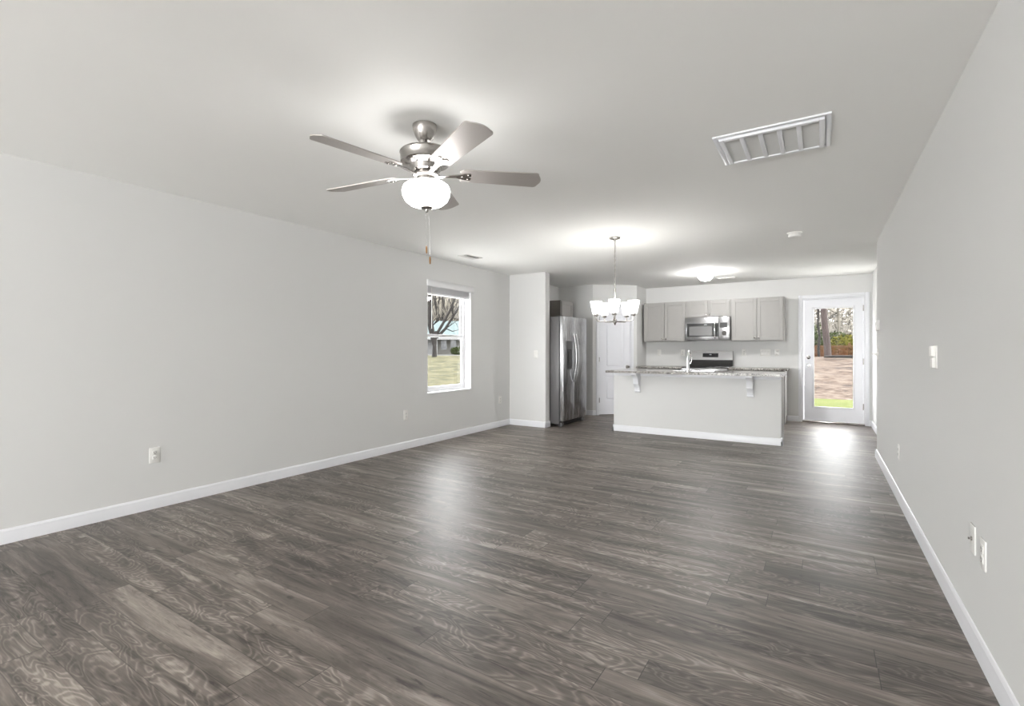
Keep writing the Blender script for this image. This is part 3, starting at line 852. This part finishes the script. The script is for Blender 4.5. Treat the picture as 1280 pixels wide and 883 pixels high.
MB().tube([(-0.30, -0.668, 0.745), (-0.30, -0.715, 0.745), (0.30, -0.715, 0.745), (0.30, -0.668, 0.745)], 0.011, 10).build('oven_handle', M['steel_x'], rg)
MB().box(-rw + 0.004, -0.664, 0.04, rw - 0.004, -0.62, 0.182, 0.004).build('drawer', M['steel_x'], rg)

# ------------------------------------------------------------------ microwave
mw = thing('microwave', 'stainless steel over-the-range microwave with black door window', 'microwave', (-1.728, YB, 1.385), 0)
mwx, mh = 0.377, 0.421
MB().box(-mwx, -0.385, 0.012, mwx, 0, mh, 0.002, 1).box(-mwx + 0.02, -0.37, 0.0, -mwx + 0.12, -0.05, 0.012).build('body', M['fridge_side'], mw)
do = MB().box(-mwx, -0.412, 0.008, 0.195, -0.385, mh - 0.002, 0.005).build('door', M['steel_x'], mw)
MB().box(-mwx + 0.035, -0.415, 0.072, 0.190, -0.411, mh - 0.112, 0.002, 1).build('door_glass', M['black_glass'], do)
MB().box(-mwx + 0.072, -0.417, 0.092, 0.085, -0.4145, mh - 0.165, 0.001, 1).build('viewing_window', M['mesh_glass'], do)
MB().tube([(0.135, -0.411, 0.040), (0.135, -0.440, 0.060), (0.135, -0.455, 0.13), (0.135, -0.458, 0.21), (0.135, -0.455, 0.29), (0.135, -0.440, 0.35), (0.135, -0.411, 0.372)], [0.010, 0.013, 0.013, 0.013, 0.013, 0.013, 0.010], 12).build('handle', M['chrome'], do)
MB().box(-0.05, -0.4165, mh - 0.140, 0.0, -0.4145, mh - 0.132).build('door_marking', M['mark'], do)
cp = MB().box(0.198, -0.412, 0.008, mwx, -0.385, mh - 0.002, 0.005).build('control_panel', M['steel_x'], mw)
MB().box(0.215, -0.4145, 0.225, mwx - 0.040, -0.411, mh - 0.105, 0.002, 1).build('display', M['screen'], cp)
kp = MB()
for i in range(4):
    for k in range(3):
        kp.box(0.262 + k * 0.024, -0.4140, 0.085 + i * 0.024, 0.280 + k * 0.024, -0.411, 0.103 + i * 0.024)
kp.build('keypad', M['fridge_side'], cp)
MB().lathe([(0.040, 0), (0.040, -0.0035), (0.036, -0.005), (0, -0.005)], 24, (0.287, -0.413, 0.130), 'y').build('control_dial', M['slot'], cp)

# ------------------------------------------------------------------ refrigerator
fr = thing('refrigerator', 'tall stainless side-by-side refrigerator with dispenser in the alcove', 'refrigerator', (-3.47, 7.335, 0), RZ_LEFT)
# local: x along the front, -y towards the room; door face at y=-0.05
fw = 0.445
MB().box(-fw, 0.030, 0.045, fw, 0.72, 1.745, 0.004).build('body', M['fridge_side'], fr)
MB().box(-fw + 0.01, 0.012, 0.018, fw - 0.01, 0.10, 0.085, 0.004).build('toe_grille', M['black'], fr)
for x in (-fw + 0.05, fw - 0.05):
    MB().box(x - 0.040, -0.015, 0.004, x + 0.040, 0.05, 0.060, 0.008).build('foot', M['fridge_side'], fr)
    MB().box(x - 0.03, -0.02, 1.745, x + 0.03, 0.10, 1.762, 0.004).build('hinge_cover', M['fridge_side'], fr)
xs = -0.045
dl = MB().box(-fw, -0.050, 0.090, xs - 0.004, 0.022, 1.755, 0.012, 3).build('freezer_door', M['steel'], fr)
dr = MB().box(xs + 0.004, -0.050, 0.090, fw, 0.022, 1.755, 0.012, 3).build('fridge_door', M['steel'], fr)
MB().box(-fw + 0.006, 0.022, 0.095, fw - 0.006, 0.030, 1.75).build('door_gasket', M['black'], fr)
for dd, x in ((dl, xs - 0.045), (dr, xs + 0.045)):
    pts = []
    for k in range(15):
        v = k / 14.0
        pts.append((x, -0.050 - 0.058 * math.sin(math.pi * v) ** 0.7, 0.70 + 0.78 * v))
    MB().tube(pts, 0.0135, 12).build('handle', M['steel'], dd)
ddx0, ddx1, ddz0, ddz1 = -0.345, -0.145, 0.90, 1.36
d = MB()
d.box(ddx0, -0.058, ddz0, ddx0 + 0.012, -0.048, ddz1, 0.002, 1); d.box(ddx1 - 0.012, -0.058, ddz0, ddx1, -0.048, ddz1, 0.002, 1)
d.box(ddx0 + 0.012, -0.058, ddz0, ddx1 - 0.012, -0.048, ddz0 + 0.02, 0.002, 1); d.box(ddx0 + 0.012, -0.060, ddz1 - 0.13, ddx1 - 0.012, -0.048, ddz1, 0.003, 1)
do = d.build('dispenser', M['fridge_side'], dl)
MB().box(ddx0 + 0.012, -0.053, ddz0 + 0.02, ddx1 - 0.012, -0.0485, ddz1 - 0.13).build('dispenser_recess', M['black'], dl)
MB().box(-0.275, -0.066, 1.02, -0.215, -0.052, 1.20, 0.006).build('dispenser_paddle', M['slot'], dl)

# ------------------------------------------------------------------ island
IX0, IX1, IY0, IY1 = -2.65, -0.433, 7.04, 7.62
il = thing('kitchen_island', 'pale grey panelled kitchen island with white baseboard and corbels', 'kitchen island', ((IX0 + IX1) / 2, IY0, 0))
iw = (IX1 - IX0) / 2
MB().box(-iw, 0, 0, iw, 0.11, 0.884).build('front_panel', M['wall'], il)
MB().box(-iw, 0.11, 0, -iw + 0.02, 0.56, 0.884).build('end_panel', M['wall'], il)
MB().box(iw - 0.02, 0.11, 0, iw, 0.56, 0.884).build('end_panel', M['cab'], il)
MB().box(-iw + 0.02, 0.11, 0.10, -0.28, 0.56, 0.884).box(0.28, 0.11, 0.10, iw - 0.02, 0.56, 0.884).box(-0.28, 0.11, 0.10, 0.28, 0.56, 0.62).box(-iw + 0.02, 0.11, 0, iw - 0.02, 0.49, 0.10).build('cabinet_body', M['cab'], il)
for k in range(4):
    a = -iw + 0.03 + k * (2 * iw - 0.06) / 4; b = a + (2 * iw - 0.06) / 4
    m = MB(); shaker(m, -b + 0.006, -a - 0.006, 0.12, 0.86, 0.0)
    m.xform(Matrix.Translation((0, 0.56, 0)) @ Matrix.Rotation(math.pi, 4, 'Z'))
    o = m.build('door', M['cab'], il)
    kn = MB().lathe([(0.006, 0), (0.006, 0.012), (0.013, 0.017), (0.014, 0.023), (0.009, 0.027), (0, 0.028)], 14, (b - 0.04 if k % 2 == 0 else a + 0.04, 0.579, 0.80), 'y')
    kn.build('knob', M['nickel'], o)
bb = MB()
base_run(bb, (-iw - 0.015, 0), (iw + 0.015, 0)); base_run(bb, (iw, -0.015), (iw, 0.11)); base_run(bb, (-iw, 0.11), (-iw, -0.015))
bb.build('baseboard', M['trim'], il, angle=25)
MB().box(-iw - 0.004, -0.010, 0.835, iw + 0.004, 0.0, 0.884, 0.003).build('top_trim', M['trim'], il)
def corbel(x, w=0.075):
    prof = [(0, 0.884), (-0.205, 0.884), (-0.205, 0.862), (-0.195, 0.855)]
    for k in range(9):
        a = k / 8.0
        prof.append((-0.190 + 0.085 * a + 0.018 * math.sin(a * math.pi), 0.850 - 0.110 * a ** 1.4))
    prof += [(-0.098, 0.735), (-0.098, 0.722)]
    for k in range(9):
        a = k / 8.0
        prof.append((-0.090 + 0.055 * a ** 0.8 + 0.010 * math.sin(a * math.pi), 0.716 - 0.090 * a))
    prof += [(-0.042, 0.622), (-0.042, 0.608), (-0.014, 0.596), (0, 0.596)]
    m = MB(); m.prism(prof, lambda u, v, ww: Vector((ww, u - 0.0, v)), x - w / 2, x + w / 2)
    m.prism([(-0.001, 0.884), (-0.215, 0.884), (-0.215, 0.866), (-0.001, 0.866)], lambda u, v, ww: Vector((ww, u, v)), x - w / 2 - 0.006, x + w / 2 + 0.006)
    m.build('corbel', M['trim'], il)
corbel(-2.28 - (IX0 + IX1) / 2); corbel(-0.784 - (IX0 + IX1) / 2)

ct = thing('island_countertop', 'speckled granite countertop overhanging the front of the kitchen island', 'countertop', ((IX0 + IX1) / 2, IY0, 0.884))
cx0, cx1, cy0, cy1 = -2.685 - ct.location.x, -0.398 - ct.location.x, -0.25, 0.60
SX0, SX1, SY0, SY1 = -0.26, 0.26, 0.20, 0.53
m = MB()
outer = [(cx0, cy0), (cx1, cy0), (cx1, cy1), (cx0, cy1)]; inner = [(SX0, SY0), (SX1, SY0), (SX1, SY1), (SX0, SY1)]
for zz in (0.0, 0.032):
    pass
def slab_ring(m, outer, inner, z0, z1):
    O0 = m._new([(*p, z0) for p in outer]); O1 = m._new([(*p, z1) for p in outer]); I0 = m._new([(*p, z0) for p in inner]); I1 = m._new([(*p, z1) for p in inner])
    for k in range(4):
        j = (k + 1) % 4
        for q in ((O0[k], O0[j], O1[j], O1[k]), (I0[k], I0[j], I1[j], I1[k]), (O1[k], O1[j], I1[j], I1[k]), (O0[k], O0[j], I0[j], I0[k])):
            m.bm.faces.new(q)
slab_ring(m, outer, inner, 0.0, 0.032)
bmesh.ops.recalc_face_normals(m.bm, faces=m.bm.faces)
m.build('slab', M['granite'], ct)
sk = thing('kitchen_sink', 'stainless steel sink basin set in the island countertop', 'sink', (ct.location.x, IY0, 0.884))
m = MB(); t_ = 0.002
m.box(SX0, SY0, -0.19, SX1, SY1, -0.188); m.box(SX0, SY0, -0.188, SX0 + t_, SY1, 0.034); m.box(SX1 - t_, SY0, -0.188, SX1, SY1, 0.034)
m.box(SX0 + t_, SY0, -0.188, SX1 - t_, SY0 + t_, 0.034); m.box(SX0 + t_, SY1 - t_, -0.188, SX1 - t_, SY1, 0.034)
m.build('basin', M['steel_x'], sk)
m = MB(); slab_ring(m, [(SX0 - 0.018, SY0 - 0.018), (SX1 + 0.018, SY0 - 0.018), (SX1 + 0.018, SY1 + 0.018), (SX0 - 0.018, SY1 + 0.018)], inner, 0.0325, 0.0365)
m.build('rim', M['steel_x'], sk)
MB().lathe([(0, -0.188), (0.04, -0.188), (0.04, -0.184), (0.03, -0.183), (0, -0.185)], 20, (0, 0.36, 0)).build('drain', M['chrome'], sk)
fc = thing('kitchen_faucet', 'tall chrome kitchen faucet standing on the island countertop', 'faucet', (-1.60, IY0 + 0.125, 0.916))
MB().lathe([(0, 0), (0.030, 0), (0.030, 0.006), (0.022, 0.012), (0.021, 0.15), (0.018, 0.16), (0.0, 0.16)], 24).build('body', M['chrome'], fc)
MB().tube([(0, 0, 0.15), (0.0, 0.002, 0.22), (0.0, 0.012, 0.255), (0.0, 0.045, 0.278), (0.0, 0.09, 0.283), (0.0, 0.135, 0.272), (0.0, 0.165, 0.245), (0.0, 0.175, 0.20)], [0.018, 0.016, 0.014, 0.013, 0.013, 0.014, 0.016, 0.017], 14).build('spout', M['chrome'], fc)
MB().tube([(0.018, 0, 0.105), (0.036, 0, 0.110), (0.050, 0, 0.150), (0.056, 0.0, 0.19)], [0.012, 0.010, 0.006, 0.004], 10).build('lever', M['chrome'], fc)

# ------------------------------------------------------------------ outside
rnd = random.Random(7)
def ray(px, d):
    """a point seen at picture column px, d metres ahead"""
    r = (px - 640) / F_PX
    return Vector((d * (-math.sin(YAW) + r * math.cos(YAW)), d * (math.cos(YAW) + r * math.sin(YAW)), 0))
def west_z(d):
    v = min(1, max(0, (d - 6) / 54.0)); return -0.15 + 0.72 * v
def north_z(y):
    if y < 16.6: return -0.16 - (16.6 - y) * 0.1
    v = min(1, (y - 16.6) / 10.0); return -0.16 + 1.03 * v ** 0.9
def grid(name, x0, x1, y0, y1, n, k, fz, mat, label):
    m = MB(); vs = []
    for i in range(n + 1):
        for j in range(k + 1):
            x = x0 + (x1 - x0) * i / n; y = y0 + (y1 - y0) * j / k
            vs.append(m.bm.verts.new((x, y, fz(x, y))))
    for i in range(n):
        for j in range(k):
            a = i * (k + 1) + j
            m.bm.faces.new((vs[a], vs[a + k + 1], vs[a + k + 2], vs[a + 1]))
    return struct(m.build(name, mat, angle=80), label)
NZ = lambda x, y: 0.04 * math.sin(x * 1.7 + y * 0.9) * math.sin(y * 1.3)
grid('lawn', -60, XO - 0.0, -30, 70, 60, 80, lambda x, y: west_z(math.hypot(x, y)) + (NZ(x, y) if math.hypot(x, y) > 9 else 0), M['lawn'], 'pale green lawn outside the left window')
grid('back_lawn', XO, 30, YB + 0.17, 16.9, 30, 8, lambda x, y: -0.17, M['back_lawn'], 'bright green grass outside the back door')
grid('straw_bank', XO, 30, 15.6, 27, 60, 46, lambda x, y: north_z(y) + 0.07 * math.sin(x * 2.3 + y) * math.sin(y * 1.9) * min(1, max(0, y - 16.6) / 4), M['dirt'], 'straw-covered bank behind the back lawn')
grid('woodland_ground', XO - 10, 60, 27, 75, 40, 40, lambda x, y: 0.86 + max(0, y - 31) * 0.085 + 0.3 * math.sin(x * 0.7) * math.sin(y * 0.5) * min(1, max(0, y - 31) / 6), M['woodland'], 'leaf-covered ground under the trees')
_hc = ray(562, 92)
grid('hillside', -120, -30, 50, 150, 40, 40, lambda x, y: 0.5 + max(0, math.hypot(x, y) - 80) * 0.30, M['woodland'], 'brown wooded rise behind the neighbouring house')
S('patio', M['patio'], (-3.6, YB + 0.16, -0.3, 4.4, YB + 3.7, -0.10), label='pale concrete patio slab outside the back door, enlarged to bounce light in')  # out of view, widened and whitened to bounce light onto the ceiling

S('bounce_slab', M['patio'], (XO - 5.6, -1.0, -0.3, XO, 11.5, -0.09), label='unseen pale slab along the outside of the left wall, added to bounce light in')  # added below the sight line to bounce light up through the window
# neighbouring house
hp = ray(558, 66); hp.z = 0.62
hz = math.atan2(-hp.x, hp.y)
hs = thing('house', 'pale-roofed single-storey house beyond the lawn', 'house', hp, hz)
MB().box(-9, 0, -0.4, 9, 8, 2.25).build('wall', M['siding'], hs)
m = MB(); m.prism([(-1.4, 2.1), (4.0, 4.65), (9.4, 2.1), (9.4, 2.25), (4.0, 4.82), (-1.4, 2.25)], lambda u, v, w: Vector((w, u, v)), -9.6, 9.6); m.build('roof', M['roof'], hs)
MB().box(-9.6, -1.5, 2.02, 9.6, -1.4, 2.24).build('fascia', M['house_white'], hs)
for x in (-5.2, -1.35, 4.4, 8.6):
    MB().box(x - 0.16, -1.35, -0.3, x + 0.16, -1.05, 2.1).build('porch_post', M['house_white'], hs)
MB().box(-9.4, -1.5, -0.4, 9.4, 0, 0.02).build('porch_floor', M['concrete'], hs)
for x in (-0.35, 0.95, 5.5, -6.5):
    w_ = MB(); ring = ((x - 0.42, x + 0.42))
    w_.box(x - 0.36, -0.05, 0.75, x + 0.36, -0.01, 2.0); wo = w_.build('window', M['dark_pane'], hs)
    f_ = MB(); f_.box(x - 0.42, -0.07, 0.69, x - 0.36, 0, 2.06); f_.box(x + 0.36, -0.07, 0.69, x + 0.42, 0, 2.06); f_.box(x - 0.36, -0.07, 0.69, x + 0.36, 0, 0.75); f_.box(x - 0.36, -0.07, 2.0, x + 0.36, 0, 2.06)
    f_.build('window_trim', M['house_white'], wo)
m = MB().box(-3.3, -0.04, 0.02, -1.7, 0.0, 2.05); m.build('door', M['house_white'], hs)
cz = 0.54
a_, b_ = ray(440, 61), ray(700, 61)
m = MB(); dd = (b_ - a_).normalized(); nn = Vector((-dd.y, dd.x, 0))
p = [a_, b_, b_ + nn * 2.2, a_ + nn * 2.2]
m.bm.faces.new(m._new([(q.x, q.y, 0.66) for q in p])); m.prism([(0, 0.2), (2.2, 0.2), (2.2, 0.65), (0, 0.65)], lambda u, v, w: a_ + dd * w + nn * u + Vector((0, 0, v)), 0, (b_ - a_).length)
struct(m.build('path', M['concrete']), 'pale path along the far edge of the lawn')

def leaf_cloud(m, c, rad, n, size, rng):
    c = Vector(c)
    for _ in range(n):
        while True:
            v = Vector((rng.uniform(-1, 1), rng.uniform(-1, 1), rng.uniform(-1, 1)))
            if 0.15 < v.length < 1: break
        p = c + Vector((v.x * rad[0], v.y * rad[1], v.z * rad[2]))
        a = Vector((rng.gauss(0, 1), rng.gauss(0, 1), rng.gauss(0, 1))).normalized()
        b = a.orthogonal().normalized()
        s = size * rng.uniform(0.6, 1.3)
        m.quad(p - a * s - b * s * 0.5, p + a * s - b * s * 0.5, p + a * s + b * s * 0.5, p - a * s + b * s * 0.5)
def grow(m, p, d, L, r, depth, rng, spread=0.55, seg=6):
    pts, rs = [Vector(p)], [r]
    n = 5
    for k in range(n):
        d = (d + Vector((rng.gauss(0, 0.09), rng.gauss(0, 0.09), rng.gauss(0.02, 0.06)))).normalized()
        pts.append(pts[-1] + d * L / n); rs.append(r * (1 - 0.55 * (k + 1) / n))
    m.tube(pts, rs, seg)
    if depth > 0:
        for k in range(3 if depth > 1 else 4):
            i = rng.randint(2, n)
            dv = (d + Vector((rng.gauss(0, spread), rng.gauss(0, spread), rng.uniform(0, 0.4)))).normalized()
            grow(m, pts[i], dv, L * rng.uniform(0.5, 0.75), rs[i] * 0.65, depth - 1, rng, spread, 5)

# the forked tree in front of the house: outline of its limbs drawn in a plane facing the window
tp = ray(543, 54); tp.z = west_z(54) - 0.05
ft = thing('bare_tree', 'bare forked tree on the lawn in front of the neighbouring house', 'tree', tp, hz)
m = MB()
m.tube([(0, 0, 0), (0.02, 0, 1.0), (0.05, 0, 2.0), (0.25, 0.05, 2.9)], [0.30, 0.24, 0.22, 0.19], 10)
m.build('trunk', M['bark'], ft)
limbs = [([(0.05, 0, 1.8), (-0.25, 0.1, 3.5), (-0.40, 0.1, 5.5), (-0.45, 0.2, 8.6)], [0.19, 0.16, 0.13, 0.08]),
         ([(0.0, 0, 1.2), (-0.55, 0.1, 3.2), (-0.62, 0.1, 5.5), (-0.60, 0.3, 8.8)], [0.17, 0.15, 0.12, 0.07]),
         ([(0.2, 0, 2.5), (0.9, -0.1, 3.7), (1.7, -0.1, 5.2), (2.3, -0.1, 6.6), (2.6, 0, 8.4)], [0.17, 0.15, 0.13, 0.10, 0.06]),
         ([(0.25, 0, 2.2), (1.2, 0.1, 3.2), (2.1, 0.2, 4.6), (2.9, 0.2, 6.0), (3.5, 0.3, 8.2)], [0.17, 0.15, 0.13, 0.10, 0.06]),
         ([(1.2, 0, 3.25), (2.0, 0, 2.9), (2.7, 0, 3.1), (3.1, 0.1, 3.6)], [0.06, 0.05, 0.04, 0.02]),
         ([(1.9, 0.1, 4.4), (2.7, 0.1, 4.3), (3.2, 0.2, 3.7), (3.6, 0.3, 3.0)], [0.05, 0.04, 0.03, 0.02]),
         ([(-0.3, 0, 3.6), (0.1, 0, 4.3), (0.8, 0, 4.5), (1.4, 0, 4.4)], [0.05, 0.04, 0.03, 0.02])]
for pts, rs in limbs:
    m = MB(); m.tube(pts, rs, 8)
    for _ in range(5):
        i = rnd.randint(1, len(pts) - 1)
        grow(m, pts[i], Vector((rnd.gauss(0, 0.6), rnd.gauss(0, 0.5), 0.7)).normalized(), 1.6, rs[i] * 0.4, 1, rnd)
    m.build('limb', M['bark'], ft)

# bare wood behind the house
protos = []
for k in range(4):
    r_ = random.Random(40 + k)
    m = MB(); grow(m, (0, 0, -0.4), Vector((r_.gauss(0, 0.04), r_.gauss(0, 0.04), 1)), r_.uniform(8.5, 10.5), 0.17, 3, r_, 0.27)
    o = tag(m.build('woodland_tree', M['twig' if k % 2 else 'bark']), 'slender bare tree in the wood behind the neighbouring house', 'tree', 'bare trees behind the neighbouring house')
    protos.append(o)
spots = []
for row in range(6):
    for cidx in range(6):
        spots.append((500 + cidx * 24 + (row % 2) * 12 + rnd.uniform(-3, 3), 79.5 + row * 4.6 + rnd.uniform(-0.7, 0.7)))
for k, (px, d) in enumerate(spots):
    o = protos[k] if k < 4 else protos[k % 4].copy()
    if k >= 4: COL.objects.link(o)
    p = ray(px, d); p.z = 0.5 + max(0, p.length - 80) * 0.30 - 0.2
    o.location = p; o.rotation_euler = (0, 0, rnd.uniform(0, 6.28)); s_ = rnd.uniform(0.85, 1.15); o.scale = (s_, s_, s_)
m = MB()
for _ in range(1500):
    p = ray(rnd.uniform(490, 650), rnd.uniform(78, 112)); z = 0.4 + max(0, p.length - 80) * 0.30
    q = p + Vector((rnd.gauss(0, 0.6), rnd.gauss(0, 0.6), z + rnd.uniform(1.5, 5.0)))
    m.tube([(p.x, p.y, z), ((p + q) / 2).to_tuple()[:2] + ((z + q.z) / 2,), q], [0.035, 0.028, 0.012], 4)
tag(m.build('undergrowth', M['twig']), 'pale twiggy undergrowth in the wood behind the neighbouring house', 'undergrowth', kind='stuff')
def shrub(px, d, z, rad, mat, label, n=700, size=0.07, seed=1, cat='shrub'):
    p = ray(px, d); p.z = z
    t = thing('shrub', label, cat, p)
    r_ = random.Random(seed)
    m = MB(); leaf_cloud(m, (0, 0, rad[2]), rad, n, size, r_)
    m.build('foliage', mat, t, fix=False)
    s_ = MB()
    for _ in range(7):
        a = r_.uniform(0, 6.28)
        s_.tube([(0.1 * rad[0] * math.cos(a), 0.1 * rad[1] * math.sin(a), -0.1), (0.3 * rad[0] * math.cos(a), 0.3 * rad[1] * math.sin(a), rad[2] * 0.7), (0.6 * rad[0] * math.cos(a), 0.6 * rad[1] * math.sin(a), rad[2] * 1.4)], [0.03, 0.025, 0.01], 5)
    s_.build('stems', M['bark'], t)
    return t
shrub(571, 62.5, 0.6, (0.95, 0.7, 0.55), M['leaf'], 'rounded green shrub at the front of the neighbouring house', 900, 0.07, 3)

# trees behind the back lawn
def tree(name, px, d, z, h, r, mat, label, seed, depth=2, lean=0.0, spread=0.5):
    p = ray(px, d); p.z = z
    t = thing(name, label, 'tree', p)
    r_ = random.Random(seed)
    m = MB(); pts = []; rs = []
    for k in range(9):
        v = k / 8.0
        pts.append((lean * v * h + r_.gauss(0, 0.02), r_.gauss(0, 0.02), -0.2 + v * h)); rs.append(r * (1.15 - 0.55 * v))
    m.tube(pts, rs, 12); m.build('trunk', mat, t)
    m = MB()
    for _ in range(16):
        i = r_.randint(3, 8)
        grow(m, pts[i], Vector((r_.gauss(0, 0.8), r_.gauss(0, 0.8), r_.uniform(0.0, 0.6))).normalized(), h * 0.22, rs[i] * 0.35, depth - 1, r_, spread)
    m.build('branches', mat, t)
    return t
tree('pine_tree', 1036, 23.0, 0.80, 7.0, 0.135, M['pine_bark'], 'thick straight grey-brown tree trunk behind the back lawn', 5, lean=-0.088)
tree('bare_tree', 1023.5, 24.5, 0.88, 5.0, 0.055, M['bark'], 'thin dark tree just left of the thick trunk behind the back lawn', 6, lean=0.0)
tree('bare_tree', 1048, 30.0, 0.90, 5.5, 0.07, M['twig'], 'pale thin tree right of the thick trunk behind the back lawn', 8)
tree('bare_tree', 1062, 33.0, 0.92, 6.0, 0.09, M['bark'], 'dark tree at the right edge of the view through the back door', 9)
shrub(1060, 27.0, 0.88, (1.0, 0.8, 0.62), M['yleaf'], 'yellow-green bush behind the back lawn, right of the thick trunk', 900, 0.06, 11)
shrub(1044, 29.0, 0.88, (0.75, 0.8, 0.75), M['leaf'], 'dark green bush just right of the thick trunk behind the back lawn', 800, 0.06, 12)
shrub(1018, 27.5, 0.88, (0.70, 0.8, 0.95), M['leaf'], 'green bush left of the thick trunk behind the back lawn', 900, 0.06, 13)
m = MB()
for _ in range(15000):
    p = ray(rnd.uniform(985, 1105), rnd.uniform(30, 46)); z = rnd.uniform(1.6, 5.2)
    a = Vector((rnd.gauss(0, 1), rnd.gauss(0, 1), rnd.gauss(0, 0.7))).normalized(); b = a.orthogonal(); s_ = rnd.uniform(0.03, 0.10)
    q = p + Vector((0, 0, z)); m.quad(q - a * s_ - b * s_ * .5, q + a * s_ - b * s_ * .5, q + a * s_ + b * s_ * .5, q - a * s_ + b * s_ * .5)
for _ in range(260):
    p = ray(rnd.uniform(985, 1105), rnd.uniform(30, 42)); z = rnd.uniform(0.9, 2.2)
    q = p + Vector((rnd.gauss(0, 0.5), rnd.gauss(0, 0.5), z + rnd.uniform(1.0, 2.6)))
    m.tube([(p.x, p.y, z), q], [0.03, 0.012], 4)
tag(m.build('thicket', M['blossom'], fix=False), 'pale sunlit thicket of twigs behind the back yard trees', 'undergrowth', kind='stuff')
m = MB()
for _ in range(900):
    p = ray(rnd.uniform(995, 1095), rnd.uniform(24.5, 26.5)); z = 0.75
    q = p + Vector((rnd.gauss(0, 0.12), rnd.gauss(0, 0.12), z + rnd.uniform(0.2, 0.75)))
    m.tube([(p.x, p.y, z), q], [0.014, 0.005], 4)
tag(m.build('brush', M['rust'], fix=False), 'rusty brown brush at the foot of the back yard trees', 'undergrowth', kind='stuff')
fn = thing('rail_fence', 'tan wooden rail fence behind the back yard trees', 'fence', (1.2, 30.2, 0.85))
for x in (-4.2, -2.1, 0, 2.1):
    MB().box(x - 0.06, -0.06, -0.2, x + 0.06, 0.06, 0.75, 0.01).build('post', M['fence'], fn)
for z in (0.22, 0.48):
    MB().box(-4.3, -0.09, z, 2.2, -0.06, z + 0.14, 0.006).build('rail', M['fence'], fn)
p = ray(1060, 21.6); p.z = 0.93
lg = thing('fallen_log', 'dark fallen log at the top of the straw bank', 'log', p, 0.12)
MB().tube([(-0.9, 0, 0.0), (-0.3, 0.02, 0.01), (0.4, -0.02, 0.0), (1.2, 0.03, 0.03)], [0.05, 0.06, 0.055, 0.04], 12).build('trunk', M['bark'], lg)
